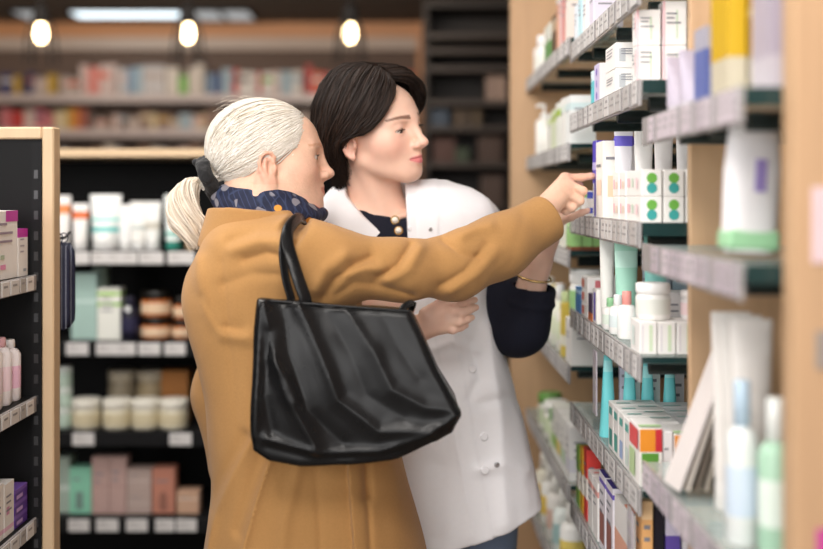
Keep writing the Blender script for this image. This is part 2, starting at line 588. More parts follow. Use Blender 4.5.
def tube(label, x, y, z, h, w, body, cap, bands=(), group=None, rz=0, flip=True, cat='tube', name='cosmetic_tube', tri=False):
    r = empty(name, (x, y, z + .0004), rz, label, cat, group)
    ch = .16 * h
    rad = w * .40
    if not tri:
        MB().lathe([(rad * .92, 0), (rad, .002), (rad * .95, ch)], paper(cap), 18).build('cap', r)
    ts = sorted({0.0, .2, .4, .6, .8, .94, 1.0, *[q for bnd in bands for q in bnd[:2]]})
    m = MB()
    N = 20
    lo = 0 if tri else ch
    ring = lambda t: [((rad + (w * .5 - rad) * t) * math.cos(2 * math.pi * j / N) if not tri else (w * .5 - w * .26 * t) * math.cos(2 * math.pi * j / N),
                       (rad * (1 - t) + .0022) * math.sin(2 * math.pi * j / N), lo + (h - lo) * t) for j in range(N)]
    for a, c in zip(ts[:-1], ts[1:]):
        col = body
        for b0, b1, cc in bands:
            if b0 <= a + 1e-6 and c <= b1 + 1e-6:
                col = cc
        m.loft([ring(a), ring(c)], paper(col), True, a == 0, c == 1.0)
    m.build('tube_body', r)
    return r


def jar(label, x, y, z, r_, h, body, lid, band=None, group=None, lidh=.28, name='jar', cat='jar', clear=False):
    r = empty(name, (x, y, z + .0004), 0, label, cat, group)
    hb = h * (1 - lidh)
    bm_ = mat('jar_' + body, body, .12, coat=.3, alpha=.9) if clear else paper(body, .3)
    m = MB().lathe([(r_ * .86, 0), (r_ * .98, .004), (r_, hb * .2), (r_, hb * .85), (r_ * .88, hb)], bm_, 22)
    m.build('jar_body', r)
    if band:
        MB().lathe([(r_ * 1.006, hb * .22), (r_ * 1.008, hb * .24), (r_ * 1.008, hb * .78), (r_ * 1.006, hb * .80)], paper(band), 22).build('jar_label', r)
    MB().lathe([(r_ * .96, hb), (r_ * 1.0, hb + .002), (r_ * 1.0, h - .003), (r_ * .94, h)], paper(lid, .35), 22).build('lid', r)
    return r


def bottle(label, x, y, z, r_, h, body, cap, band=None, group=None, pump=False, name='bottle', cat='bottle', neck=.72):
    r = empty(name, (x, y, z + .0004), 0, label, cat, group)
    hn = h * neck
    MB().lathe([(r_ * .9, 0), (r_, .004), (r_, hn * .88), (r_ * .75, hn * .97), (r_ * .38, hn)], paper(body, .28), 20).build('bottle_body', r)
    if band:
        MB().lathe([(r_ * 1.006, hn * .25), (r_ * 1.01, hn * .26), (r_ * 1.01, hn * .66), (r_ * 1.006, hn * .67)], paper(band), 20).build('bottle_label', r)
    if pump:
        m = MB().lathe([(r_ * .42, hn), (r_ * .42, hn + h * .09), (r_ * .14, hn + h * .10), (r_ * .14, h * .95)], paper(cap, .3), 14)
        m.tube([(r_ * .15, 0, h * .955), (-r_ * .5, 0, h * .97), (-r_ * .95, 0, h * .945)], h * .028, paper(cap, .3), 8)
        m.build('pump', r)
    else:
        MB().lathe([(r_ * .40, hn), (r_ * .52, hn + .001), (r_ * .50, h - .002), (r_ * .44, h)], paper(cap, .3), 16).build('cap', r)
    return r


W1, W2, W3 = 'F2EFEC', 'EAE7E8', 'F4F1EA'
# ======== middle bay, shelf above the pointing hand (z 1.585)
z = 1.585
carton('narrow teal carton beside a purple edged one, on the shelf above the pointing hand', .366, .43, 2.305, 2.335, z, .070, '5FC3CC', [(.7, 1, 'D9EDF0')])
carton('white carton with purple spotted side on the shelf above the pointing hand', .368, .45, 2.24, 2.302, z, .078, W2, [], [('s', 0, 0, 1, 1, 'CFC6E2'), ('s', 'dot', .5, .2, .10, '6A4FB5'), ('s', 'dot', .5, .5, .10, '8F7CC9'), ('s', 'dot', .5, .8, .10, '6A4FB5')], faces='f')
carton('lower of two small white cartons stacked above the pointing hand', .366, .425, 2.05, 2.16, z, .046, W1, [], [('f', .1, .25, .3, .75, 'BFC2C6'), ('f', .5, .25, .62, .75, 'BFC2C6')])
carton('upper of two small white cartons stacked above the pointing hand', .366, .425, 2.05, 2.16, z + .0465, .046, W1, [], [('f', .1, .25, .3, .75, 'BFC2C6'), ('f', .5, .25, .62, .75, 'BFC2C6')])
carton('small white carton behind the stacked pair on the shelf above the hand', .436, .50, 2.10, 2.18, z, .075, W2)
for k, (xa, xb) in enumerate(((.3665, .4075), (.4095, .450))):
    side = ('left', 'right')[k]
    carton('lower %s of the four tall white pink edged cartons near the top right' % side, xa, xb, 1.865, 1.900, z, .062, W1, [], [('f', 0, 0, .10, 1, 'F3C9CF'), ('f', .55, .15, .63, .8, 'CFE0C8'), ('s', .8, .2, .95, .9, 'F0C4CC')], 'tall white cartons at the end of the upper shelf')
    carton('upper %s of the four tall white pink edged cartons near the top right' % side, xa, xb, 1.865, 1.900, z + .0625, (.058, .072)[k], W1, [], [('f', 0, 0, .10, 1, 'F3C9CF'), ('f', .55, .15, .63, .8, 'CFE0C8'), ('s', .8, .2, .95, .9, 'F0C4CC')], 'tall white cartons at the end of the upper shelf')
carton('white carton with orange corner standing against the tan divider, upper shelf', .462, .51, 1.86, 1.900, z, .125, W2, [(.8, .9, 'F0B87C')])
# ======== middle bay, top shelf
z = 1.745
for k, (y, hh, c, lab) in enumerate(((2.56, .085, 'DDE6EE', 'pale blue white carton at the far end of the highest middle shelf'), (2.50, .10, 'BFE0E8', 'light cyan carton second from the far end of the highest middle shelf'),
                                     (2.43, .09, 'F0EEEE', 'plain white carton third from the far end of the highest middle shelf'), (2.34, .10, 'DCD6E6', 'pale lilac carton fourth from the far end of the highest middle shelf'))):
    carton(lab, .368, .43, y - .025, y + .03, z, hh, c)
# ======== middle bay, shelf the finger touches (z 1.358)
z = 1.358
carton('tall purple sided white carton that the fingertip touches', .370, .43, 2.29, 2.335, z, .155, W1, [], [('s', 0, .45, 1, 1, '5A4CC0'), ('s', 0, .62, 1, .72, 'BFB6EA'), ('s', .5, 0, 1, .45, '6A5CC8'), ('f', 0, .85, 1, 1, '5A4CC0')], faces='')
carton('tall white carton with peach patch right beside the purple sided one', .368, .405, 2.20, 2.285, z, .150, W3, [], [('f', .25, .28, .8, .55, 'F6D3B4'), ('s', .2, .3, .8, .5, 'F6DCC6')], lines=1)
carton('small white carton with blue stripes below the pointing finger', .368, .40, 2.35, 2.40, z, .055, W1, [(.7, .95, '4A5CC8'), (.15, .35, '4A5CC8')], lines=0)
carton('small white carton with green top behind the hand', .368, .40, 2.42, 2.48, z, .05, W1, [(.8, 1, '9CCB7A')])
for c_, (xa, xb) in enumerate(((.3705, .4045), (.4060, .4400), (.4415, .4755))):
    for r_ in range(2):
        lab = '%s box of the %s column of boxes with green and teal dots' % (('lower', 'upper')[r_], ('left', 'middle', 'right')[c_])
        mk = [('f', 'dot', .5, .68, .20, '6FB04A'), ('f', 'dot', .5, .30, .20, '3FA3A0'), ('s', .1, .35, .28, .7, 'F3C6CC'), ('s', .4, .35, .5, .7, 'CFE3D0'), ('s', .65, .3, .8, .7, 'F0D4D8')]
        carton(lab, xa, xb, 1.842, 1.975, z + r_ * .0432, .0427, W1, [], mk, 'boxes with green and teal dots', lines=0)
for k, y in enumerate((1.98, 2.045)):
    for r_ in range(2):
        carton('%s white pink lettered box, %s behind the dotted boxes' % (('lower', 'upper')[r_], ('first', 'second')[k]), .3705, .42, y, y + .062, z + r_ * .0432, .0427, W1, [], [('s', .15, .3, .35, .7, 'F0BFC8'), ('s', .5, .3, .8, .6, 'EBD9C8')], 'white pink lettered boxes', lines=0)
for k, (x, c, cap, lab) in enumerate(((.400, 'E6E4EA', 'F4F4F4', 'white tube left in the row of tubes behind the dotted boxes'), (.435, 'F3F1EE', 'B9B7C4', 'white tube second in the row behind the dotted boxes'),
                                      (.470, 'F2EEEC', 'F4F4F4', 'white tube with red stripe in the row behind the dotted boxes'), (.508, 'EDEBEA', 'F4F4F4', 'white tube with slanted red foot behind the dotted boxes'),
                                      (.546, 'E4E6E2', 'C8C8C8', 'greyish tube at the right of the row behind the dotted boxes'))):
    tube(lab, x, 2.155 - .012 * k, z, .165, .036, c, cap, [(.2, .4, ('C8B8E0', 'F2F0EE', 'D8606A', 'D8606A', 'E2E2E2')[k])] if k else [(.8, .94, '6A60C8')])
carton('maroon edged white carton against the tan divider on the pointed shelf', .478, .53, 1.86, 1.93, z, .075, W2, [(.9, 1, 'B83048')], [('f', .4, 0, .5, .9, 'B83048')], lines=0)
carton('purple topped white carton behind the white tubes', .40, .44, 2.22, 2.27, z, .158, W2, [(.9, 1, '5A50C0')])
# ======== middle bay, shelf below it (z 1.145)
z = 1.145
carton('bright blue carton at the far end of the shelf below the pointing hand', .368, .415, 2.50, 2.57, z, .055, '4E8CC8', [(.75, .9, 'A8CCE8')], lines=1)
for k, c in enumerate(('F0E4E2', 'EBD3CC', 'F2EEEE')):
    carton('flat white and coral carton, %s of the stack beside the blue carton' % ('bottom', 'middle', 'top')[k], .368, .45, 2.395, 2.48, z + k * .0285, .028, W1, [], [('s', .1, .2, .5, .8, 'E0806A'), ('f', .2, .2, .6, .8, 'D87A80')], 'flat coral marked cartons', lines=0)
carton('dark purple and orange carton beside the stack of flat coral cartons', .368, .40, 2.335, 2.385, z, .055, '5C4A6A', [(.0, .3, 'D87848')], lines=0)
carton('white carton with violet lettering, upright beside the purple and orange one', .368, .40, 2.275, 2.325, z, .07, W1, [], [('s', .3, .1, .7, .9, '6A58C0')], lines=0)
tube('slim tall white tube left of the mint tubes under the pointed shelf', .385, 2.250, z, .18, .030, 'EFEFEA', 'F4F4F2')
tube('tall pale mint tube, left of the two mint tubes', .402, 2.14, z, .185, .046, 'A9DCC8', 'D8EEE4', [(.6, .8, 'C2E8DA')])
tube('tall aqua mint tube, right of the two mint tubes', .440, 2.06, z, .190, .044, '8FD8CE', 'BFE8E0', [(.2, .4, '6CC8C2')])
for k in range(4):
    carton('light blue carton, %s in the row at the back under the pointed shelf' % ('first', 'second', 'third', 'fourth')[k], .468 + k * .048, .513 + k * .048, 2.26, 2.32, z, .192, 'B7CEDF', [(.9, 1, 'D6E4EE')], group='light blue cartons at the back')
for k in range(5):
    carton('small white carton with pale green stripes, %s from the aisle in the front row' % ('first', 'second', 'third', 'fourth', 'fifth')[k], .3675 + k * .0302, .3970 + k * .0302, 1.845, 1.92, z, .053, W1, [], [('f', .55, .1, .75, .9, 'D3E2C4'), ('f', .15, .1, .22, .9, 'DCD6DC'), ('s', .2, .2, .5, .8, 'DDE8E4')], 'small white cartons with pale green stripes', lines=0)
jar('big white lidded jar standing on the pale green striped cartons', .398, 1.884, z + .0535, .0285, .060, 'F0EEEA', 'F6F4F2', 'E3E4DC')
jar('second white jar with pink ring standing on the striped cartons', .470, 1.884, z + .0535, .026, .048, 'EFEAEA', 'F2EDEC', 'F0D6D8')
for k, (x, y, lab) in enumerate(((.388, 2.06, 'white bottle with coral lid ring behind the striped cartons'), (.385, 2.13, 'small white bottle at the aisle edge beside the mint tubes'), (.384, 2.20, 'little white bottle with green cap nearest the violet lettered carton'))):
    bottle(lab, x, y, z, .017, .085 - .012 * k, 'F1EFEC', ('F0A098', 'EFEFEF', '9CD0A0')[k], ('E8ECEA', 'DDE8E8', 'E0ECE0')[k])
carton('white carton with grey side behind the big white jar', .42, .50, 1.96, 2.03, z, .09, W2)
carton('white carton standing behind the pale green striped cartons', .51, .57, 1.94, 2.03, z, .11, W1, [(.7, .8, 'E8D8DC')])
# ======== middle bay, shelf with cyan tubes (z .932)
z = .932
for k, (x, y) in enumerate(((.384, 2.235), (.412, 2.16), (.446, 2.16), (.488, 2.16))):
    tube('cyan pointed tube, %s from the aisle in its row' % ('first', 'second', 'third', 'fourth')[k], x, y, z, .158, .034, '77D8DC', '77D8DC', [(.8, .94, 'A2E6E8')], 'cyan pointed tubes', tri=True)
for k, (x, y, c, c2, lab) in enumerate(((.418, 2.235, '4A4A98', 'C8C8D8', 'navy blue and white carton between the cyan tubes'), (.428, 2.19, '2F7F72', 'E8EEEC', 'dark green topped white carton among the cyan tubes'), (.466, 2.19, '2A7A70', 'E6ECEA', 'second dark green topped white carton among the cyan tubes'), (.512, 2.19, '4A2E44', 'E8E4E8', 'dark plum and white carton right of the cyan tubes'))):
    carton(lab, x - .011, x + .011, y, y + .015, z, .155, c2, [(.86, 1, c), (0, .25, c)], lines=2)
tl = ('white carton with teal side marks, first behind the red and green carton', 'white carton with blue side marks, second behind the red and green carton', 'white carton with teal ends, third behind the red and green carton', 'white carton with teal ends, fourth behind the red and green carton')
for k in range(4):
    y = 1.928 + k * .053
    carton(tl[k], .368, .452, y, y + .052, z, .088, W1, [], [('s', .2, .1, .75, .45, ('D8E8E0', '9FB6E0', '4FA89A', '3F9A90')[k]), ('s', .2, .75, .75, .9, '5CAEA4'), ('t', .1, .2, .4, .35, '7FB6AE'), ('t', .5, .6, .9, .75, '9AC0B8')], lines=0)
    carton('white carton in the second row, %s from the red and green carton' % ('first', 'second', 'third', 'fourth')[k], .455, .535, y, y + .052, z, .084, W2, [], [('t', .1, .2, .5, .35, '9AC0B8')], lines=0)
mk = [('f', 0, .60, .7, .98, 'E8922E'), ('f', .7, .60, 1, .98, 'C8323C'), ('f', 0, .02, 1, .58, 'F2F0EA'), ('f', .08, .25, .85, .58, '5F9A3E'), ('f', .3, .06, .8, .2, 'D6D2D8'), ('s', .1, .62, .9, .95, 'D8484A'), ('s', .1, .1, .6, .55, 'B8D29A'), ('t', .0, .0, 1, .2, 'B8D8A0')]
carton('white carton with orange, red and green front, nearest the aisle on its shelf', .3665, .4035, 1.838, 1.925, z, .096, W1, [], mk, 'cartons with orange, red and green front', lines=0)
carton('white carton with orange, red and green front, second from the aisle', .4225, .4595, 1.838, 1.925, z, .086, W1, [], mk, 'cartons with orange, red and green front', lines=0)
carton('plain white carton between the two orange, red and green ones', .4045, .4215, 1.842, 1.925, z, .090, W2, lines=1)
# ======== middle bay, lower shelf (z .715)
z = .715
for k, (c, lab) in enumerate((('D8443E', 'red carton on the lower middle shelf, nearest of the coloured trio'), ('E2B23C', 'yellow carton on the lower middle shelf, between red and green'), ('7FA84A', 'green carton on the lower middle shelf, farthest of the coloured trio'))):
    carton(lab, .369, .40, 2.41 + k * .055, 2.455 + k * .055, z, .15 - k * .01, c, [(.3, .6, 'F0ECE4')])
for k in range(2):
    carton('white carton with coral print on the lower shelf, %s from the red carton' % ('first', 'second')[k], .369, .44, 2.27 + k * .065, 2.33 + k * .065, z, .115, W1, [(.75, .85, 'E8A8A0')], [('t', .1, .3, .8, .5, 'E08A80')])
for k in range(2):
    carton('white purple banded carton on the lower shelf, %s of the pair' % ('nearer', 'farther')[k], .369, .43, 2.10 + k * .08, 2.17 + k * .08, z, .148, 'E9E5EC', [(.86, .92, '6A58B8')], [('s', .1, .1, .8, .5, 'A06A60'), ('t', .0, .0, .15, 1, '4A3E90')], 'white purple banded cartons')
carton('white carton with navy edges behind the orange lidded one', .437, .50, 2.03, 2.09, z, .17, 'E4E8F4', [], [('f', 0, 0, .08, 1, '3A48A8'), ('f', .92, 0, 1, 1, '3A48A8'), ('f', .4, .4, .5, .9, '3A48A8')], lines=0)
carton('white and orange topped carton at the lower right of the aisle shelves', .369, .43, 1.93, 2.08, z, .145, W1, [(.0, .6, 'F0B49A')], [('t', .05, .1, .45, .5, 'E88A62'), ('t', .55, .55, .95, .95, 'EE9A78'), ('t', .6, .1, .8, .3, 'EE9A78')], lines=0)
carton('tall narrow peach carton at the near end of the lower shelf', .372, .390, 1.845, 1.900, z, .192, 'EDB678', [(.85, 1, 'F3CFA0')])
carton('tall narrow black carton beside the peach one', .392, .408, 1.845, 1.900, z, .180, '22202A', [(.55, .6, '55505E')], lines=0)
carton('tall violet carton with white corner beside the black one', .410, .434, 1.845, 1.900, z, .172, '6A56B0', [(.8, 1, 'D8D2E8')], lines=0)
carton('tall lilac grey carton at the end beside the violet one', .437, .470, 1.845, 1.900, z, .160, 'C9C0CC', [(.6, .8, 'EFECEF')], lines=2)
# hanging printed strip clipped to the shelf edge
for k, (y, z0, z1, lab) in enumerate(((2.235, .975, 1.100, 'narrow grey label strip hanging between the cyan tubes and the mint tubes shelf'), (1.875, .80, .889, 'pale lilac label strip hanging below the red and green carton'))):
    m = MB().box((-.0015, -.020, 0), (.0015, .020, z1 - z0), mat('strip_film', (.55, .50, .55), .3, alpha=.8), .0005)
    for q in range(4):
        m.box((-.0021, -.015, .012 + q * .024), (-.0014, .012, .022 + q * .024), TAGG)
    tag(m.build('label_strip', None, (XF - .004, y, z0)), lab, 'label')

# ======== far bay
z = 1.766
bottle('white bottle at the far end of the highest far shelf', .391, 3.45, z, .022, .12, 'EFEDEA', 'F4F4F4', 'E8E8E0')
bottle('second white bottle beside the green fronted carton, highest far shelf', .391, 3.36, z, .022, .11, 'F2F0EC', 'EFEFEF', 'E4E4DC')
carton('white carton with green lower half on the highest far shelf', .369, .42, 3.05, 3.18, z, .10, 'E6E8DE', [(.0, .55, '5E9A58')], lines=1)
carton('dark brown carton beside the green halved one, highest far shelf', .369, .42, 2.93, 3.02, z, .105, '5A4638', [(.6, .9, 'B8A48C')], lines=0)
for k, (c, lab) in enumerate((('E2A88C', 'thin peach carton on the highest far shelf'), ('E6C6C6', 'thin pale pink carton on the highest far shelf'), ('D88C86', 'thin salmon carton on the highest far shelf'), ('E9DCD4', 'thin cream carton at the near end of the highest far shelf'))):
    carton(lab, .369, .43, 2.87 - k * .055, 2.915 - k * .055, z, .16, c, [(.75, .85, 'F2EEE8')])
z = 1.522
bottle('white pump bottle at the far end of the second far shelf', .395, 3.40, z, .026, .155, 'F2F0EA', 'F6F6F4', pump=True)
bottle('short white pump bottle next to the taller one', .395, 3.28, z, .024, .115, 'EFEDE6', 'F4F4F2', pump=True)
carton('brown kraft carton behind the two pump bottles', .43, .50, 3.20, 3.30, z, .10, 'A8804E', lines=0)
for k, (y, hh, c, b, lab) in enumerate(((3.08, .10, 'E9E8E0', 'D8E4B8', 'cream white carton on the second far shelf beside the pump bottles'), (2.98, .105, 'DCE4C4', 'B5CC5C', 'pale lime carton on the second far shelf'), (2.89, .115, 'ECEEE6', 'A9C84A', 'white carton with lime spot on the second far shelf'), (2.79, .118, 'F0EFEA', 'E4EEE6', 'tall white carton on the second far shelf near the teal one'), (2.70, .115, 'EDEFEE', 'D2E4E6', 'white carton with pale blue side on the second far shelf'))):
    carton(lab, .369, .43, y - .04, y + .04, z, hh, c, [(.7, .85, b)], lines=1)
z = 1.276
for k in range(5):
    carton('light green carton, %s from the aisle in the row of green cartons' % ('first', 'second', 'third', 'fourth', 'fifth')[k], .368 + k * .0262, .3930 + k * .0262, 2.645, 2.72, z, .072, 'A6D68A', [(0, .12, '8A4A34'), (.75, 1, 'C4E6AC')], group='light green cartons', lines=1)
for k, (c, lab) in enumerate((('E6E2D6', 'cream carton behind the light green row'), ('D8DCCC', 'pale olive carton second behind the light green row'), ('EDEAE2', 'off white carton third behind the light green row'))):
    carton(lab, .369, .43, 2.80 + k * .14, 2.88 + k * .14, z, .10, c)
z = 1.009
carton('large white carton at the near end of the far bay, under the blue carton', .369, .455, 2.645, 2.74, z, .105, W1, lines=2)
jar('large white tub with green band above the large white carton', .415, 2.70, z + .1055, .042, .115, 'F0F0EC', 'F4F4F2', '9CC88A')
carton('slim yellow carton on the far bay shelf beside the navy sleeve', .369, .40, 2.80, 2.84, z, .13, 'E2C85A', [(.2, .4, 'F4F0E0')], lines=0)
for k, (c, lab) in enumerate((('ECE9E0', 'cream bottle right of the yellow carton in the far bay'), ('E6E8D8', 'second cream bottle in the far bay behind the navy sleeve'), ('EFEDE8', 'third cream bottle in the far bay behind the navy sleeve'), ('E4E2D4', 'farthest cream bottle in the row beside the navy sleeve'))):
    bottle(lab, .396, 2.92 + k * .12, z, .026, .15 + .01 * (k % 2), c, ('C8D8A0', 'F0F0F0', 'D8C890', 'F0F0F0')[k], 'DDE4C8')
z = .735
for k, (c, l2, lab) in enumerate((('E9E9DE', '6FA052', 'cream pot with green lid at the far end of the lower far shelf'), ('EDEBE2', 'F2F2EC', 'cream pot with white lid on the lower far shelf'), ('DDE4D0', '5C9648', 'pale green pot with dark green lid on the lower far shelf'))):
    jar(lab, .40, 3.30 - k * .13, z, .034, .10, c, l2, 'D2DEBC')
for k, (c, b, lab) in enumerate((('EFEFE6', '9CC46A', 'white carton with green strip on the lower far shelf, farthest of four'), ('F0EEEA', 'E8D27A', 'white carton with yellow strip on the lower far shelf, second of four'), ('EDEBE6', 'C8DCC0', 'white carton with pale green strip on the lower far shelf, third of four'), ('F2F0EE', 'E2E0E8', 'white carton with grey strip on the lower far shelf, nearest of four'))):
    carton(lab, .369, .44, 2.93 - k * .085, 3.005 - k * .085, z, .125, c, [(.15, .4, b)])
z = .47
for k, (c, b, lab) in enumerate((('EFEAD8', 'E4BC48', 'white and amber bottle on the lowest visible far shelf, farthest'), ('F0EEE8', 'E8C860', 'white and yellow bottle on the lowest visible far shelf, second'), ('EAE6E0', 'D8B8A8', 'white and pink bottle on the lowest visible far shelf, third'), ('E6ECE8', 'A8C8C8', 'white and aqua bottle on the lowest visible far shelf, fourth'), ('F0EEEA', 'E8D070', 'white bottle with yellow label on the lowest visible far shelf, fifth'))):
    bottle(lab, .40, 3.40 - k * .14, z, .032, .17, c, 'F2F0EA', b)

# ======== nearest, strongly blurred bay
z = 1.52
carton('blurred blue carton with white top in the nearest bay', .385, .412, 1.50, 1.56, z, .105, '5A68A4', [(.72, 1, 'A8A6B4')], lines=0)
carton('blurred dark carton next to the blue one in the nearest bay', .414, .422, 1.50, 1.56, z, .11, '54443A', lines=0)
carton('blurred bright yellow carton in the nearest bay', .379, .402, 1.37, 1.45, z, .16, 'CBA420', [(0, .30, 'C6BDA6')], lines=0)
carton('blurred mustard carton right of the bright yellow one', .405, .424, 1.37, 1.45, z, .16, 'C99E28', [(0, .30, 'D8D0B8'), (.6, .66, 'EBD27A')], lines=0)
carton('blurred lilac white carton against the front wooden panel', .398, .419, 1.27, 1.34, z, .15, 'A9A0AE', [(0, .25, 'BDB6BE')], lines=0)
bottle('blurred dark green bottle against the front wooden panel', .437, 1.315, z, .012, .05, '3E7A4A', '3E7A4A')
for k, y in enumerate((1.68, 1.60)):
    tube('blurred pale lilac sachet, %s from the divider in the nearest bay' % ('first', 'second')[k], .398, y, z, .085, .055, 'BDB4C2', 'CFC8D0', rz=.3)
z = 1.325
r = empty('sachet_pack', (.418, 1.420, z + .0065), .12, 'blurred white pack with violet mark and green foot leaning in the nearest bay', 'pack')
r.rotation_euler = (0, math.radians(3), .12)
N = 12
m = MB()
prof = [(0, .030, .016), (.02, .034, .018), (.10, .035, .020), (.145, .033, .010), (.158, .032, .002)]
m.loft([[(a * (abs(math.cos(t)) ** .6) * math.copysign(1, math.cos(t)), d * (abs(math.sin(t)) ** .8) * math.copysign(1, math.sin(t)), zz) for t in [2 * math.pi * (j + .5) / 24 for j in range(24)]] for zz, a, d in prof], paper('E9E6E8'))
m.build('pack_body', r)
MB().box((-.034, -.0195, .003), (.033, .019, .028), paper('9CCBA0'), .004).build('pack_foot', r)
MB().box((-.004, -.0212, .075), (.010, -.0195, .115), paper('9A88C4')).build('printed_mark', r)
carton('blurred dark green carton behind the leaning white pack', .452, .478, 1.33, 1.38, z, .045, '3E6E52', lines=0)
z = .985
LO = ('first', 'second', 'third', 'fourth', 'fifth', 'sixth', 'seventh')
for k in range(7):
    o = MB().box((-.0022, -.030, 0), (.0022, .030, .195), paper(('DAD2CF', 'BDB4AB', '6A6056', 'A0968A', '5C534A', '8C8176', '6E645A')[k]), .0006).build('leaflet', None, (.434 + .0066 * k - .195 * math.sin(math.radians(21 - 2.0 * k)), 1.60, z + .010))
    o.rotation_euler = (0, math.radians(21 - 2.0 * k), .10)
    tag(o, 'blurred %s leaflet, %s from the left in the fanned rack' % (('pale', 'light', 'brown', 'greyish', 'dark', 'taupe', 'brownish')[k], LO[k]), 'leaflet', 'fanned leaflets in the nearest bay')
bottle('blurred mint green bottle with white cap in the nearest bay', .425, 1.335, z, .020, .180, 'A9CDB4', 'EFF2EE', 'DCE8DE')
bottle('blurred pale bottle with light blue cap beside the mint bottle', .396, 1.37, z, .019, .195, 'DDE0DE', 'B9CFE0', 'C8D6E4')
for k in range(3):
    tube('blurred pale grey tube, %s behind the mint bottle' % ('first', 'second', 'third')[k], .425, 1.43 + .045 * k, z, .262, .054, ('E3DED9', 'D9D5D0', 'E2DDD8')[k], 'E8E4E0')
# leaflets fixed to the front of the near wooden panel
for (px, py, hw, hh, c, lab) in ((829, 225, .018, .040, 'E2C8CC', 'blurred pale pink card on the near wooden panel, cut by the right edge'), (829, 350, .014, .020, '9A9088', 'small grey card on the near wooden panel below the pink one'), (832, 548, .016, .020, 'C84A9A', 'magenta card on the near wooden panel at the lower right corner')):
    p = pt(px, py, 1.203)
    tag(MB().box((-hw, -.001, -hh), (hw, .001, hh), paper(c), .0004).build('card', None, tuple(p)), lab, 'card')

# ======== back gondola
def gx(px, Y=3.66):
    return (px - CX) * Y / FPX


def gh(p0, p1, Y=3.66):
    return (p1 - p0) * Y / FPX


z = GZ[0]
for px, w, top, body, cap, bands, lab in ((63, 18, 197, W1, 'F4F2F0', [(.6, .8, 'E08A50')], 'white tube with orange band partly hidden behind the oak post'),
                                           (80.5, 19, 205, W1, 'F2F0EE', [(.6, .8, 'E2703C')], 'white tube with orange band, in full view right of the oak post'),
                                           (106, 36, 196, 'F0F2F0', 'F4F4F2', [(.2, .3, '58C4C0'), (.42, .5, '9ADAD4')], 'widest white tube with teal bands on the top back shelf'),
                                           (126, 17, 206, 'EFEFEE', 'F4F4F2', [], 'slim plain white tube right of the wide teal banded tube'),
                                           (139, 19, 203, 'F0EFEA', 'F4F4F2', [(.3, .4, 'B8C0BC')], 'white tube with grey band in the middle of the top back shelf'),
                                           (153, 19, 203, 'EDEDEA', 'F2F2F0', [(.3, .5, 'C8C4B8')], 'white tube with beige band next to the grey banded one'),
                                           (173.5, 21, 196, 'ECF2F0', '3F9A88', [(.1, .2, '8CC8BC')], 'white tube with dark green cap beside the ponytail'),
                                           (191, 14, 200, 'D8C0A0', 'C8AE8C', [], 'beige tube right behind the ponytail')):
    tube(lab, gx(px), 3.66, z, gh(top, 251), gh(0, w * .90), body, cap, bands)
z = GZ[1]
carton('pale aqua box at the left of the second back shelf', gx(72), gx(97.5), 3.65, 3.72, z, gh(276, 342), 'A9C6BE', [(.55, .6, 'C6DCD6')], lines=0)
carton('pale green carton half hidden behind the aqua box', gx(95,3.77), gx(108,3.77), 3.74, 3.80, z, gh(272, 342), 'B6CCBC', lines=0)
carton('white carton with lime green bands on the second back shelf', gx(99), gx(122), 3.64, 3.70, z, gh(291, 342), 'EDEEE6', [(.66, .72, '8CC43E'), (.86, .93, '9CCC50')], lines=3)
r = bottle('dark navy bottle with white dot on the second back shelf', gx(130), 3.66, z, gh(0, 9), gh(300, 342), '1C1B2C', '26253A', '2E2C48', neck=.78)
MB().lathe([(.0001, 0), (gh(0, 3), .0005)], paper('F0F0F0'), 14).build('white_dot', r, (0, -gh(0, 9.2), gh(0, 31))).rotation_euler = (math.pi / 2, 0, 0)
for px, w, zb, hh, lab in ((155, 30, 0, 21.5, 'orange jar with black lid, lower of the larger stacked pair'), (155, 30, 22, 26, 'orange jar with black lid, upper of the larger stacked pair'),
                           (181, 20, 0, 19, 'small orange jar with dark lid, lower one beside the coat'), (181, 18, 19.5, 22, 'small orange jar with dark lid, upper one beside the coat')):
    jar(lab, gx(px), 3.68, z + gh(0, zb), gh(0, w / 2), gh(0, hh), 'B8642A', '15120F', 'E6C8A8', 'orange jars with black lids', .30)
z = GZ[2]
for k in range(3):
    jar('mint white jar, %s of the stack beside the oak post' % ('bottom', 'middle', 'top')[k], gx(64.5), 3.66, z + gh(0, 20.5 * k), gh(0, 7.5), gh(0, 20), 'B9CCBE', 'DDE4DE', None, 'mint white jars stacked beside the oak post')
for k, px in enumerate((87, 117.5, 146, 174)):
    jar('cream glass jar in the front row, %s from the left' % ('first', 'second', 'third', 'fourth')[k], gx(px), 3.655, z, gh(0, 14), gh(402, 431.5), 'E2DBC6', 'EAE6DA', 'D6CAAA', 'cream jars in the front row', .3, clear=False)
for k, (px, c) in enumerate(((122, '8A7F6C'), (150.5, '9A8A6E'))):
    jar('brownish glass jar in the raised back row, %s one' % ('left', 'right')[k], gx(px, 3.74), 3.74, z, gh(0, 14), gh(0, 54), c, 'A89E8C', None, 'brownish jars in the back row', .2, clear=False)
carton('orange brown box behind the cream jars beside the coat', gx(163, 3.76), gx(190, 3.76), 3.72, 3.80, z, gh(0, 54), 'A8703C', lines=0)
z = GZ[3]
carton('grey mint carton beside the oak post on the lowest back shelf', gx(58), gx(70.5), 3.65, 3.72, z, gh(462, 517.5), 'A9B8AC', [(.4, .5, 'C8D2CA')], lines=0)
carton('mint green box with dark window on the lowest back shelf', gx(71), gx(93), 3.64, 3.70, z, gh(472, 517.5), '8FD0B4', [], [('f', .30, .10, .62, .48, '7A948C')], lines=1)
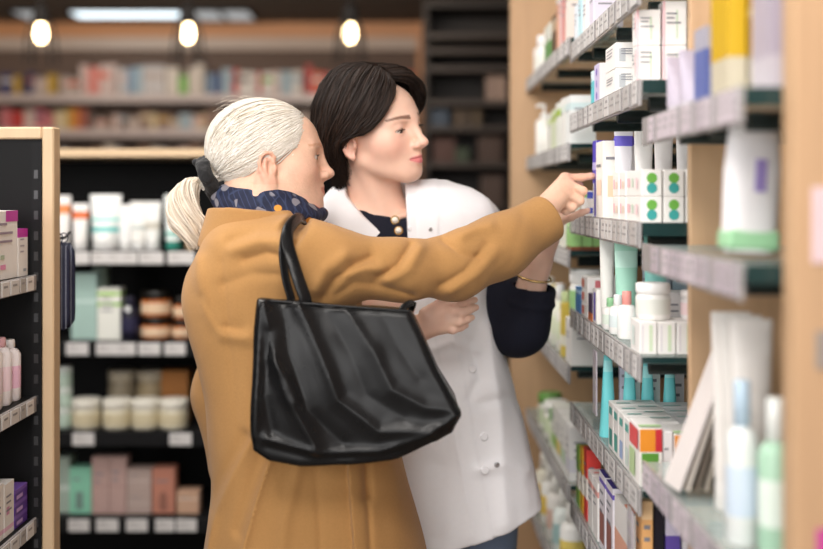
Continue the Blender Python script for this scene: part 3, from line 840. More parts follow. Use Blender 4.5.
for k in range(2):
    carton('tall dusty pink box, %s of the pair on the lowest back shelf' % ('left', 'right')[k], gx(93.5 + 17.3 * k), gx(110.5 + 17.3 * k), 3.64, 3.70, z, gh(461, 517.5), 'C2A39C', [(.48, .50, 'B08E88')], group='tall dusty pink boxes', lines=2)
for k in range(2):
    carton('low pale taupe box, %s of the stacked pair on the lowest back shelf' % ('bottom', 'top')[k], gx(128.5), gx(152.5), 3.64, 3.71, z + gh(0, 22.3 * k), gh(0, 22), 'BBA69E', [(.45, .5, 'D2C4BE')], group='low pale taupe boxes', lines=1)
carton('salmon box with notched window on the lowest back shelf', gx(153.5), gx(176), 3.64, 3.70, z, gh(472, 517.5), 'C48672', [], [('f', .32, .08, .66, .42, '9A6A5C'), ('f', .40, .34, .58, .48, '9A6A5C')], lines=1)
carton('small peach box beside the coat on the lowest back shelf', gx(178), gx(200), 3.64, 3.70, z, gh(495, 517.5), 'CFA88E', [(.6, .7, 'E0C6B2')], lines=1)

# ======== left gondola
MG = 'C23AA6'
def lcarton(label, ya, yb, z, h, base, bands=(), marks=(), group=None, dx=.07, **k):
    return carton(label, XL - .012 - dx, XL - .012, ya, yb, z, h, base, bands, marks, group, faces='r', **k)


lcarton('large white carton with magenta corner at the left edge', 2.055, 2.190, LZ[0], .128, W1, [], [('r', .52, .84, 1, 1, MG), ('r', .06, .05, .12, .62, 'E45AA0'), ('r', .3, .15, .5, .22, 'E89AC0'), ('r', .3, .3, .45, .36, 'B8C8B0')], txt='9A8A9A')
lcarton('smaller white carton with magenta top next to the slotted upright', 2.193, 2.248, LZ[0], .092, W1, [(.82, 1, MG)], [('r', .5, .1, .8, .16, 'A8B0B8')], txt='B0A8B0')
lcarton('white carton with pink strip, cut by the left edge of the picture', 1.95, 2.052, LZ[0], .11, W2, [(.1, .2, 'E45AA0')])
for k, (y, h, c, lab) in enumerate(((2.215, .118, 'F0EAEC', 'white bottle with magenta script nearest the slotted upright'), (2.165, .128, 'EFE9EA', 'white bottle with pink cap, second from the slotted upright'), (2.115, .135, 'EDE6E2', 'taller white bottle third from the slotted upright'), (2.062, .14, 'F0ECEA', 'white bottle cut by the left edge of the picture'))):
    bottle(lab, XL - .038, y, LZ[1], .022, h, c, ('F2F0F0', 'E8B8C0', 'E0906A', 'F0F0F0')[k], ('EFC4DA', 'F2DCE4', 'E4D4D8', 'F0E4E8')[k], neck=.86)
for k in range(3):
    lcarton('violet carton, %s of the small stack on the left lower shelf' % ('bottom', 'middle', 'top')[k], 2.175, 2.245, LZ[2] + .0245 * k, .024, '5C3A94', [(.7, 1, '7E5CB4')], [('r', .1, .2, .6, .5, 'C8A8E0')], 'small violet cartons', lines=0)
for k, lab in enumerate(('white carton beside the violet stack on the left lower shelf', 'white carton with pink dots, second from the violet stack', 'white carton cut by the left edge on the left lower shelf')):
    lcarton(lab, 2.118 - .055 * k, 2.170 - .055 * k, LZ[2], (.098, .104, .09)[k], W1, [(.1, .18, 'E8C0D4')], [('r', .2, .4, .5, .55, 'D8A0C0')])
# navy pouches hanging from the hook behind the oak post
NVP = mat('navy_pouch', (.014, .017, .045), .6, var=.2, scale=60, bump=.05)
NVL = mat('pale_piping', (.32, .34, .42), .5)
for k, lab in enumerate(('navy pouch with pale piping hanging behind the oak post, front one', 'navy pouch with pale piping hanging behind the oak post, rear one')):
    y = YL + .085 + .035 * k
    r = empty('pouch', (-.7250, y, 1.305), 0, lab, 'pouch', 'navy pouches behind the oak post')
    m = MB()
    w, hgt = .024, .178
    for (zz, ww, dd) in ():
        pass
    rings = []
    for t in np.linspace(0, 1, 12):
        e_ = min(1, math.sqrt(max(0, 1 - (abs(t - .5) * 2) ** 8)))
        rings.append([((w * (.55 + .45 * e_)) * math.copysign(abs(math.cos(a)) ** .5, math.cos(a)), .011 * (.25 + .75 * e_) * math.copysign(abs(math.sin(a)) ** .7, math.sin(a)), -hgt * t)
                      for a in [2 * math.pi * (j + .5) / 20 for j in range(20)]])
    m.loft(rings, NVP)
    m.build('pouch_body', r)
    for xx in (.010, .019):
        MB().tube([(xx, -.0118, -.004), (xx, -.0122, -.09), (xx, -.0118, -.174)], .0007, NVL, 6).build('piping', r)
    MB().tube([(.009 * math.sin(a), 0, .010 - .010 * math.cos(a)) for a in np.linspace(0, 6.283, 17)], .0012, NVP, 6).build('loop', r)

# ======== far wall goods, small and blurred
frng = random.Random(9)
ORD = ['first', 'second', 'third', 'fourth', 'fifth', 'sixth', 'seventh', 'eighth', 'ninth', 'tenth', 'eleventh', 'twelfth', 'thirteenth', 'fourteenth', 'fifteenth', 'sixteenth', 'seventeenth', 'eighteenth', 'nineteenth', 'twentieth']
NAMES = {'2E3266': 'navy', 'C9A23C': 'mustard', 'B9A79C': 'beige', 'D8BFB6': 'pale pink', 'D98478': 'coral', 'C9C3C0': 'light grey', '7F97AE': 'steel blue', '9FB4BE': 'grey blue', 'D9CDBF': 'cream', '6FB43A': 'bright green',
         '35507E': 'dark blue', 'C03A34': 'red', 'E3DCD4': 'white', 'D8562E': 'orange red', 'A0513A': 'rust', 'D9822E': 'orange', '8A6C5A': 'brown', 'C9767A': 'rose', '5A4A44': 'dark brown', 'D6C29A': 'tan'}
rows = (('upper', 0, -6, 410, [(0, 60, ['2E3266', 'C9A23C', '5A4A44', '2E3266', 'B9A79C', 'C9A23C'], 16, 24), (60, 80, ['B9A79C'], 16, 20), (80, 118, ['D8BFB6', 'D98478', 'D8BFB6'], 26, 31), (118, 166, ['C9C3C0', '7F97AE', '9FB4BE', 'C9C3C0'], 26, 31),
                              (166, 206, ['D9CDBF', '6FB43A', 'D9CDBF'], 26, 32), (206, 232, ['7F97AE', '35507E', '9FB4BE'], 20, 27), (232, 262, ['C03A34', 'E3DCD4', 'E3DCD4'], 20, 26), (262, 305, ['E3DCD4', 'D8BFB6', '9FB4BE'], 20, 27), (305, 330, ['C03A34', 'D8562E'], 22, 30), (330, 415, ['B9A79C', 'D8562E', 'C9C3C0'], 18, 26)]),
        ('middle', 1, -6, 410, [(0, 54, ['C9767A', 'C03A34', 'D8BFB6', 'C9767A'], 16, 22), (54, 72, ['D6C29A', 'C9A23C'], 18, 24), (72, 88, ['D9822E', 'A0513A'], 18, 23), (88, 150, ['5A4A44', 'B9A79C', '8A6C5A', 'D8BFB6'], 10, 20), (150, 300, ['D6C29A', '8A6C5A', 'B9A79C', '9FB4BE', 'D8BFB6'], 10, 20), (300, 415, ['B9A79C', '8A6C5A', '7F97AE'], 12, 20)]),
        ('lower', 2, 60, 330, [(60, 330, ['C9C3C0', '5A4A44', 'D8BFB6', '8A6C5A', 'D9CDBF'], 12, 22)]))
for rn, zi, _, _, segs in rows:
    cnt = {}
    for a, c, cols, h0, h1 in segs:
        x = a
        k = 0
        while x < c - 4:
            w = min(frng.choice((7, 9, 11, 13)), c - x)
            col = cols[k % len(cols)]
            n = NAMES[col]
            cnt[n] = cnt.get(n, 0) + 1
            lab = 'blurred %s box, %s %s one from left on the %s far wall shelf' % (n, ORD[cnt[n] - 1], n, rn)
            X0, X1 = (x - CX) * 7.9 / FPX, (x + w - .5 - CX) * 7.9 / FPX
            hh = frng.uniform(h0, h1) * 7.9 / FPX
            if n == 'bright green':
                hh = 19 * 7.9 / FPX
            carton(lab, X0, X1, 7.90, 8.02, WZ[zi], hh, col, [(.55, .75, frng.choice(list(NAMES)))] if frng.random() < .45 and n != 'bright green' else (), (), 'boxes on the %s far wall shelf' % rn, lines=0)
            x += w
            k += 1

# ======== goods in the dark shelving at the end of the aisle
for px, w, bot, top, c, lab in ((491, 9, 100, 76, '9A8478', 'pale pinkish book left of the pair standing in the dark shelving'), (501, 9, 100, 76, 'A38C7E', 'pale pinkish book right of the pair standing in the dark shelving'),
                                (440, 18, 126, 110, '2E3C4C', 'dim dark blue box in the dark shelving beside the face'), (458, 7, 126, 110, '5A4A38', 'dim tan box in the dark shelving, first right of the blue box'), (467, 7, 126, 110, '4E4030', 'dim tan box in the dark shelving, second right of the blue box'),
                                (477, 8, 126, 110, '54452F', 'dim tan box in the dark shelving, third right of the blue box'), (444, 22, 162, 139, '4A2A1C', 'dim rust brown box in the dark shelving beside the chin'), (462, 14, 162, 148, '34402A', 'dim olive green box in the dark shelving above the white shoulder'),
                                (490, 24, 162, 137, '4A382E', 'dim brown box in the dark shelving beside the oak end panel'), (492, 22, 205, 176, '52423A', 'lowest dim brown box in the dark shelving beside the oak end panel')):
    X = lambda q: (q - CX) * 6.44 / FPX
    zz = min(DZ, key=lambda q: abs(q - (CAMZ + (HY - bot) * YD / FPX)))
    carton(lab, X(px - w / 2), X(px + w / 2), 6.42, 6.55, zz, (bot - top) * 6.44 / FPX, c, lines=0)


# ---------------------------------------------------------------- implicit modelling: smooth unions meshed with surface nets
class Fr:
    def __init__(s, o, u, w, v, sc=1.0):
        s.o, s.M, s.s = np.array(o, float), np.array([u, w, v], float).T, sc

    def loc(s, P):
        return (P - s.o) @ s.M / s.s

    def glob(s, p):
        return s.o + s.M @ (np.array(p, float) * s.s)


def _fr(fn, F):
    if F is None:
        return fn
    return lambda P: fn(F.loc(P)) * F.s


def E(c, r, k=.02, op='u', F=None, R=None):
    c = np.array(c, float)
    r = np.array(r if not np.isscalar(r) else (r, r, r), float)

    def fn(P):
        p = P - c
        if R is not None:
            p = p @ R
        a = np.sqrt(((p / r) ** 2).sum(1))
        b = np.sqrt(((p / (r * r)) ** 2).sum(1)) + 1e-9
        return np.maximum(a * (a - 1) / b, (a - 1) * r.min() * 1.0) if False else a * (a - 1) / b
    return (op, k, _fr(fn, F))


def C(a, b, ra, rb=None, k=.02, op='u', F=None):
    a, b = np.array(a, float), np.array(b, float)
    rb = ra if rb is None else rb
    ab = b - a
    L2 = (ab * ab).sum() + 1e-12

    def fn(P):
        p = P - a
        t = np.clip(p @ ab / L2, 0, 1)
        return np.sqrt(((p - t[:, None] * ab) ** 2).sum(1)) - (ra + (rb - ra) * t)
    return (op, k, _fr(fn, F))


def chain(pts, rs, k=.004, k0=None, F=None):
    out = []
    for i in range(len(pts) - 1):
        out.append(C(pts[i], pts[i + 1], rs[i], rs[i + 1], k if (i or k0 is None) else k0, F=F))
    return out


def LOFT(rows, k=.02, op='u', yaw=0.0, sq=2.0, F=None):
    """rows: (z, cx, cy, rx, ry) from top to bottom, elliptical sections, interpolated"""
    A = np.array(sorted(rows), float)
    K = len(A)
    X = np.vstack([2 * A[0] - A[1], A, 2 * A[-1] - A[-2]])
    out = []
    for i in range(K - 1):            # smooth (monotone in z) resampling of the sections
        p0, p1, p2, p3 = X[i:i + 4]
        for t in np.linspace(0, 1, 8, endpoint=False):
            q = .5 * (2 * p1 + (p2 - p0) * t + (2 * p0 - 5 * p1 + 4 * p2 - p3) * t * t + (3 * p1 - p0 - 3 * p2 + p3) * t ** 3)
            q[0] = p1[0] + (p2[0] - p1[0]) * t
            out.append(q)
    A = np.vstack(out + [A[-1]])
    c, s = math.cos(yaw), math.sin(yaw)

    def fn(P):
        z = P[:, 2]
        g = [np.interp(z, A[:, 0], A[:, i]) for i in range(1, 5)]
        dx, dy = P[:, 0] - g[0], P[:, 1] - g[1]
        x, y = dx * c + dy * s, -dx * s + dy * c
        if sq == 2:
            q = np.sqrt((x / g[2]) ** 2 + (y / g[3]) ** 2)
        else:
            q = (np.abs(x / g[2]) ** sq + np.abs(y / g[3]) ** sq) ** (1 / sq)
        d = (q - 1) * np.minimum(g[2], g[3])
        return np.maximum(d, np.maximum(z - A[-1, 0], A[0, 0] - z))
    return (op, k, _fr(fn, F))


def HALF(p, n, k=.004, op='i', F=None):
    """keep the side the normal points away from"""
    p, n = np.array(p, float), np.array(n, float)
    n = n / np.linalg.norm(n)
    return (op, k, _fr(lambda P: (P - p) @ n, F))


def sd_poly(x, z, poly):
    V = np.array(poly, float)
    d = np.full(x.shape, 1e9)
    ins = np.zeros(x.shape, bool)
    for i in range(len(V)):
        a, b = V[i], V[i - 1]
        e = b - a
        wx, wz = x - a[0], z - a[1]
        t = np.clip((wx * e[0] + wz * e[1]) / (e @ e + 1e-12), 0, 1)
        d = np.minimum(d, (wx - t * e[0]) ** 2 + (wz - t * e[1]) ** 2)
        c1, c2, c3 = z >= a[1], z < b[1], e[0] * wz > e[1] * wx
        ins ^= (c1 & c2 & c3) | (~c1 & ~c2 & ~c3)
    return np.where(ins, -1, 1) * np.sqrt(d)


def TORUS(F, a, b, ru, rv, k=.01, op='u'):
    """elliptical ring in frame F (axes u,w), section radii ru radial, rv along v"""
    def fn(p):
        q = np.sqrt((p[:, 0] / a) ** 2 + (p[:, 1] / b) ** 2) + 1e-9
        rad = (q - 1) * np.sqrt(p[:, 0] ** 2 + p[:, 1] ** 2) / q
        s = np.sqrt((rad / ru) ** 2 + (p[:, 2] / rv) ** 2)
        return (s - 1) * min(ru, rv)
    return (op, k, _fr(fn, F))


def ev(prims, P, sel=None):
    d = np.full(len(P), 1.0)
    for i, (op, k, fn) in enumerate(prims):
        if sel is not None and not sel[i]:
            continue
        e = fn(P)
        if op == 'u':
            h = np.maximum(k - np.abs(d - e), 0) / k
            d = np.minimum(d, e) - h * h * k * .25
        else:
            if op == 's':
                e = -e
            h = np.maximum(k - np.abs(d - e), 0) / k
            d = np.maximum(d, e) + h * h * k * .25
    return d


def polyd(P, line):
    L = np.array(line, float)
    best = np.full(len(P), 1e9)
    for i in range(len(L) - 1):
        a, b = L[i], L[i + 1]
        ab = b - a
        t = np.clip((P - a) @ ab / (ab @ ab + 1e-12), 0, 1)
        best = np.minimum(best, ((P - a - t[:, None] * ab) ** 2).sum(1))
    return np.sqrt(best)


_rng = np.random.RandomState(3)
_WV = []
for _o in range(3):
    for _i in range(6):
        v = _rng.normal(size=3)
        v /= np.linalg.norm(v)
        _WV.append((v * (1.0 * 2 ** _o), _rng.uniform(0, 6.28), .5 ** _o))


def wob(P, sc, str_=(1, 1, 1)):
    Q = P * np.array(str_) * sc
    a = np.zeros(len(P))
    for v, ph, am in _WV:
        a += am * np.sin(Q @ v + ph)
    return a / 4.0


def nets(prims, lo, hi, h, disp=None, B=16):
    lo, hi = np.array(lo, float), np.array(hi, float)
    bs = B * h
    nb = np.ceil((hi - lo) / bs).astype(int)
    gx = [lo[i] + (np.arange(nb[i]) + .5) * bs for i in range(3)]
    cen = np.stack(np.meshgrid(*gx, indexing='ij'), -1).reshape(-1, 3)
    bid = np.stack(np.meshgrid(*[np.arange(n) for n in nb], indexing='ij'), -1).reshape(-1, 3)
    hd = bs * .5 * 1.7321
    dc = np.stack([fn(cen) for _, _, fn in prims])
    f = ev(prims, cen)
    act = np.abs(f) < hd * 1.6 + .02
    NY, NZ = nb[1] * B + 4, nb[2] * B + 4
    g = np.arange(B + 1)
    G = np.stack(np.meshgrid(g, g, g, indexing='ij'), -1).reshape(-1, 3)
    corners = np.array([(i, j, k) for i in (0, 1) for j in (0, 1) for k in (0, 1)])
    edges = [(a, b) for a in range(8) for b in range(a + 1, 8) if np.abs(corners[a] - corners[b]).sum() == 1]
    ea, eb = np.array([e[0] for e in edges]), np.array([e[1] for e in edges])
    VK, VP, EK, ES = [], [], [[], [], []], [[], [], []]
    for n in np.nonzero(act)[0]:
        b0 = bid[n] * B
        sel = [(dc[i, n] < 2 * hd + p[1] + .03) if p[0] == 'u' else (p[0] == 'i' or dc[i, n] < hd * 1.5 + p[1] + .03)
               for i, p in enumerate(prims)]
        P = lo + (b0 + G) * h
        d = ev(prims, P, sel)
        if disp is not None:
            d = disp(P, d)
        D = d.reshape(B + 1, B + 1, B + 1)
        S = D < 0
        if S.all() or not S.any():
            continue
        cs = np.stack([S[c[0]:B + c[0], c[1]:B + c[1], c[2]:B + c[2]] for c in corners], -1)
        cnt = cs.sum(-1)
        ii = np.argwhere((cnt > 0) & (cnt < 8))
        if not len(ii):
            continue
        dv = np.stack([D[ii[:, 0] + c[0], ii[:, 1] + c[1], ii[:, 2] + c[2]] for c in corners], 1)
        da, db = dv[:, ea], dv[:, eb]
        cr = (da < 0) != (db < 0)
        t = np.where(cr, da / np.where(cr, da - db, 1), 0)
        pp = corners[ea][None] + t[..., None] * (corners[eb] - corners[ea])[None]
        pos = (pp * cr[..., None]).sum(1) / cr.sum(1)[:, None]
        gi = ii + b0
        VK.append((gi[:, 0].astype(np.int64) * NY + gi[:, 1]) * NZ + gi[:, 2])
        VP.append(lo + (gi + pos) * h)
        for ax in range(3):
            s0 = S[:B, :B, :B]
            sl = [slice(0, B)] * 3
            sl[ax] = slice(1, B + 1)
            s1 = S[tuple(sl)]
            e = np.argwhere(s0 != s1)
            if len(e):
                EK[ax].append(e + b0)
                ES[ax].append(s0[e[:, 0], e[:, 1], e[:, 2]])
    VK, VP = np.concatenate(VK), np.concatenate(VP)
    o = np.argsort(VK)
    VK, VP = VK[o], VP[o]
    quads = []
    for ax in range(3):
        e = np.concatenate(EK[ax]).astype(np.int64)
        sg = np.concatenate(ES[ax])
        a1, a2 = (ax + 1) % 3, (ax + 2) % 3
        q = []
        for d1, d2 in ((0, 0), (-1, 0), (-1, -1), (0, -1)):
            c = e.copy()
            c[:, a1] += d1
            c[:, a2] += d2
            q.append((c[:, 0] * NY + c[:, 1]) * NZ + c[:, 2])
        q = np.stack(q, 1)
        ix = np.searchsorted(VK, q).clip(0, len(VK) - 1)
        ok = (VK[ix] == q).all(1)
        ix, s2 = ix[ok], sg[ok]
        quads.append(np.where(s2[:, None], ix, ix[:, ::-1]))
    return VP, np.concatenate(quads)


def relax(V, Q, n=1, lam=.5):
    for _ in range(n):
        acc, cnt = np.zeros_like(V), np.zeros(len(V))
        for a, b in ((0, 1), (1, 2), (2, 3), (3, 0)):
            for i, j in ((a, b), (b, a)):
                np.add.at(acc, Q[:, i], V[Q[:, j]])
                np.add.at(cnt, Q[:, i], 1)
        V = V + lam * (acc / np.maximum(cnt, 1)[:, None] - V)
    return V


def bounds(prims_pts, pad):
    A = np.array(prims_pts)
    return A.min(0) - pad, A.max(0) + pad


def gauss(d, w):
    return np.exp(-(d / w) ** 2)


# ---------------------------------------------------------------- people
def head_prims(F, eye_open=.0048, eye_v=.0105, lip=1.0):
    e = lambda c, r, k=.02, op='u', R=None: E(c, r, k, op, F, R)
    c = lambda a, b, ra, rb=None, k=.02, op='u': C(a, b, ra, rb, k, op, F)
    pr = [e((-.010, 0, .036), (.096, .073, .080)),
          e((.040, 0, .044), (.053, .057, .048), .02),
          e((.042, 0, -.010), (.049, .056, .060), .03),
          e((.068, 0, -.048), (.031, .029, .034), .03),
          e((.038, 0, -.056), (.045, .040, .026), .03)]
    for s in (-1, 1):
        pr += [c((.008, s * .050, -.046), (.072, s * .015, -.078), .014, .012, .03),
               e((.054, s * .041, -.014), (.024, .018, .020), .035),
               c((.072, s * .041, .030), (.087, s * .012, .029), .007, .009, .02)]
    pr += [e((.080, 0, -.078), (.016, .018, .013), .016)]
    for s in (-1, 1):
        pr += [e((.101, s * .031, .012), (.019, .018, .011), .014, 's'),
               e((.0755, s * .0315, .0110), .0140, .007)]
    # nose
    pr += [c((.0915, 0, .026), (.1105, 0, -.012), .0075, .0078, .014),
           e((.1165, 0, -.0185), (.0092, .0088, .0082), .009),
           c((.110, 0, -.0255), (.101, 0, -.031), .005, .005, .007)]
    for s in (-1, 1):
        pr += [e((.1045, s * .0120, -.0225), (.0100, .0060, .0072), .007)]
    for s in (-1, 1):
        pr += [e((.111, s * .0062, -.0305), (.0048, .003, .003), .002, 's')]
    # lips
    for s in (-1, 1):
        pr += [c((.1010, s * .004, -.0440), (.0885, s * .0210, -.0488), .0046 * lip, .0022, .006)]
        pr += [c((.1000, s * .004, -.0548), (.0885, s * .0190, -.0502), .0056 * lip, .0024, .006)]
    for s in (-1, 1):
        pr += [c((.1075, 0, -.0492), (.0930, s * .0220, -.0495), .0011, .0011, .002, 's')]
    # eyelid openings
    for s in (-1, 1):
        pr += [e((.0890, s * .0330, eye_v), (.013, .0150, eye_open), .0015, 's')]
    # ears
    for s in (-1, 1):
        w_ = lambda u, v: .0765 - .22 * (u + .008) + .10 * abs(v + .012)
        a = math.radians(14)
        R = np.array([[math.cos(a), 0, math.sin(a)], [0, 1, 0], [-math.sin(a), 0, math.cos(a)]])
        pr += [e((-.009, s * .0730, -.011), (.0150, .0070, .0270), .006, 'u', R),
               e((-.0045, s * .0810, -.010), (.0095, .0075, .0150), .003, 's', R)]
        rim = [(.003, .000), (.004, .009), (-.002, .0165), (-.012, .0170), (-.0205, .0100), (-.0235, -.002), (-.021, -.014), (-.015, -.025), (-.008, -.033)]
        rp = [(u, s * (w_(u, v) + .001), v) for u, v in rim]
        for q in range(len(rp) - 1):
            pr += [c(rp[q], rp[q + 1], .0031, .0031, .003)]
        pr += [e((-.004, s * .0755, -.034), (.0070, .0042, .0075), .005),
               e((.005, s * .0765, -.012), (.0036, .0040, .0060), .004),
               c((-.013, s * .0790, .006), (-.0125, s * .0785, -.022), .0024, .0028, .004)]
    return pr


def skin_cols(V, F, lipcol, brow=True, blush=.10, browcol=(.30, .22, .18)):
    L = F.loc(V)
    c = np.ones((len(V), 3))
    u, w, v = L[:, 0], np.abs(L[:, 1]), L[:, 2]
    front = (u > .06) & (np.abs(v) < .12)
    # lips
    lt = -.0412 - .20 * w - .0015 * gauss(w, .004)
    lb = -.0600 + .44 * np.maximum(w - .004, 0)
    m = np.clip(np.minimum(lt - v, v - lb) / .0016 + .4, 0, 1) * (w < .0225) * front * (u > .085)
    c = c * (1 - m[:, None]) + np.array(lipcol) * m[:, None]
    b = blush * gauss(np.sqrt((w - .045) ** 2 + (v + .018) ** 2), .024) * (u > .03)
    b += blush * .8 * gauss(np.sqrt(w ** 2 + (v + .020) ** 2), .014) * (u > .105)
    ear = np.clip((w - .070) / .008, 0, 1) * (np.abs(v) < .04) * .12
    b = (b + ear)[:, None]
    c = c * (1 - b * np.array([.15, 1.0, .95]))
    if brow:
        vb = .0335 + .10 * (w - .013) - 7.0 * np.maximum(w - .028, 0) ** 2
        th = .0043 - .055 * np.maximum(w - .016, 0)
        m = np.clip((th - np.abs(v - vb)) / .0016 + .4, 0, 1) * (w > .014) * (w < .056) * front
        m = (m * .85)[:, None]
        c = c * (1 - m) + np.array(browcol) * m
    # lash line of the upper lids
    m = np.clip(1 - np.abs(v - (.0135 - 28 * (w - .0325) ** 2)) / .0016, 0, 1) * (np.abs(w - .0325) < .0135) * (u > .078)
    c = c * (1 - .75 * m[:, None]) + np.array((.12, .08, .07)) * .75 * m[:, None]
    return c


def strand_mesh(name, paths, rad, m, parent, cols, seg=5):
    P = np.array(paths, float)
    N, T, _ = P.shape
    rad = np.broadcast_to(np.asarray(rad, float), (N, T))
    D = np.gradient(P, axis=1)
    D /= np.linalg.norm(D, axis=2, keepdims=True) + 1e-12
    ref = np.array((.21, -.73, .65))
    A = np.cross(D, ref)
    A /= np.linalg.norm(A, axis=2, keepdims=True) + 1e-9
    Bn = np.cross(D, A)
    an = 2 * np.pi * np.arange(seg) / seg
    V = P[:, :, None] + rad[:, :, None, None] * (np.cos(an)[:, None] * A[:, :, None] + np.sin(an)[:, None] * Bn[:, :, None])
    i = np.arange(N)[:, None, None] * T * seg
    t = np.arange(T - 1)[None, :, None] * seg
    j = np.arange(seg)[None, None, :]
    j2 = (j + 1) % seg
    Q = np.stack([i + t + j, i + t + j2, i + t + seg + j2, i + t + seg + j], -1).reshape(-1, 4)
    C_ = np.repeat(np.asarray(cols)[:, None], T * seg, 1).reshape(-1, 3)
    return np_mesh(name, V.reshape(-1, 3), Q, m, parent, C_)


def cat_rom(G, T):
    """resample control polylines (N,K,3) with Catmull-Rom to T points"""
    G = np.asarray(G, float)
    K = G.shape[1]
    X = np.concatenate([2 * G[:, :1] - G[:, 1:2], G, 2 * G[:, -1:] - G[:, -2:-1]], 1)
    out = []
    for s in np.linspace(0, K - 1 - 1e-6, T):
        i = int(s)
        t = s - i
        a, b, c, d = X[:, i], X[:, i + 1], X[:, i + 2], X[:, i + 3]
        out.append(.5 * (2 * b + (c - a) * t + (2 * a - 5 * b + 4 * c - d) * t * t + (3 * b - a - 3 * c + d) * t ** 3))
    return np.stack(out, 1)


SKIN_O = mat('skin_fair_mature', (.75, .475, .345), .46, var=.16, scale=70, bump=.22, bscale=220, spec=.4, sss=.10, attr='Col')
SKIN_Y = mat('skin_fair_young', (.81, .53, .41), .42, var=.04, scale=60, bump=.04, bscale=300, spec=.42, sss=.12, attr='Col')
EYEW = mat('eye_white', 'D8CFC8', .2)
EYED = mat('eye_iris', '3A2A1E', .12)
CAMEL = mat('camel_wool', (.42, .222, .080), .88, var=.10, scale=260, bump=.22, bscale=900, spec=.2, sheen=.12)
NAVY = mat('navy_knit', (.0095, .0105, .020), .85, var=.15, scale=300, bump=.15, bscale=700, spec=.25)
WHITEC = mat('white_cotton', (.86, .85, .87), .70, var=.02, scale=120, bump=.06, bscale=500, spec=.3)
DENIM = mat('blue_denim', (.17, .23, .34), .8, var=.3, scale=500, bump=.2, bscale=900)
LEATHER = mat('black_leather', (.0065, .0065, .007), .27, var=.2, scale=40, bump=.05, bscale=420, spec=.27)
GOLD = mat('gold_metal', (.80, .58, .25), .25, 1.0, var=.05)
PEARL = mat('pearl', 'EFE6DA', .18, coat=.5)
STEEL = mat('brushed_snap', 'B9B9BB', .3, .9)
HAIRW = mat('white_blond_hair', (1, 1, 1), .42, var=.06, scale=120, attr='Col', spec=.5)
HAIRD = mat('dark_brown_hair', (1, 1, 1), .58, var=.10, scale=120, attr='Col', spec=.26)
BLACKF = mat('black_velvet', (.010, .010, .011), .9, var=.3, scale=80, bump=.5, bscale=150, sheen=.1)
DARKT = mat('dark_trousers', (.03, .03, .035), .85, bump=.1, bscale=500)
SHOE = mat('black_shoe', (.015, .014, .013), .35, bump=.05)


def scarf_material():
    m = mat('navy_patterned_scarf', (.010, .014, .040), .8, var=.4, scale=60, bump=.2, bscale=600)
    nt = m.node_tree
    N, L = nt.nodes.new, nt.links.new
    b = nt.nodes['Principled BSDF']
    base = b.inputs['Base Color'].links[0].from_socket
    tc = N('ShaderNodeTexCoord')

    def mixin(base, col, fac):
        x = N('ShaderNodeMix')
        x.data_type = 'RGBA'
        L(fac, x.inputs['Factor'])
        L(base, x.inputs['A'])
        x.inputs['B'].default_value = (*col, 1)
        return x.outputs['Result']

    def ramp(sock, a, bb):
        r = N('ShaderNodeMapRange')
        r.inputs['From Min'].default_value, r.inputs['From Max'].default_value = a, bb
        L(sock, r.inputs['Value'])
        return r.outputs['Result']

    def mul(a, c):
        x = N('ShaderNodeMath')
        x.operation = 'MULTIPLY'
        L(a, x.inputs[0])
        L(c, x.inputs[1])
        return x.outputs[0]
    for rot, sc_ in (((.3, .5, .4), 22), ((.2, -.6, 1.9), 22)):      # woven check lines
        mp = N('ShaderNodeMapping')
        mp.inputs['Rotation'].default_value = rot
        L(tc.outputs['Object'], mp.inputs['Vector'])
        wv = N('ShaderNodeTexWave')
        wv.inputs['Scale'].default_value = sc_ * 1.4
        wv.inputs['Distortion'].default_value = 1.0
        L(mp.outputs['Vector'], wv.inputs['Vector'])
        base = mixin(base, (.028, .042, .095), ramp(wv.outputs['Fac'], .86, 1.0))
    vo = N('ShaderNodeTexVoronoi')                                     # grey leaf shaped patches
    vo.inputs['Scale'].default_value = 43.5
    L(tc.outputs['Object'], vo.inputs['Vector'])
    sp = N('ShaderNodeSeparateColor')
    L(vo.outputs['Color'], sp.inputs[0])
    inner = ramp(vo.outputs['Distance'], .52, .44)
    base = mixin(base, (.22, .21, .24), mul(ramp(sp.outputs[0], .70, .72), inner))
    base = mixin(base, (.42, .06, .03), mul(ramp(sp.outputs[1], .965, .975), inner))
    base = mixin(base, (.62, .27, .04), mul(ramp(sp.outputs[2], .88, .90), ramp(vo.outputs['Distance'], .36, .30)))
    L(base, b.inputs['Base Color'])
    return m


def lashes(F, body, m, eye_v, eye_open):
    for s in (-1, 1):
        pts = []
        for q in np.linspace(-1, 1, 11):
            pts.append(F.glob((.0905 - .0035 * q * q + .0008, s * (.0330 + .0140 * q), eye_v + eye_open * math.sqrt(max(0, 1 - q * q * .98)) * .95 + .0003)))
        MB().tube(pts, [.0004] + [.0010] * 9 + [.0006], m, 6).build('eyelashes', body)


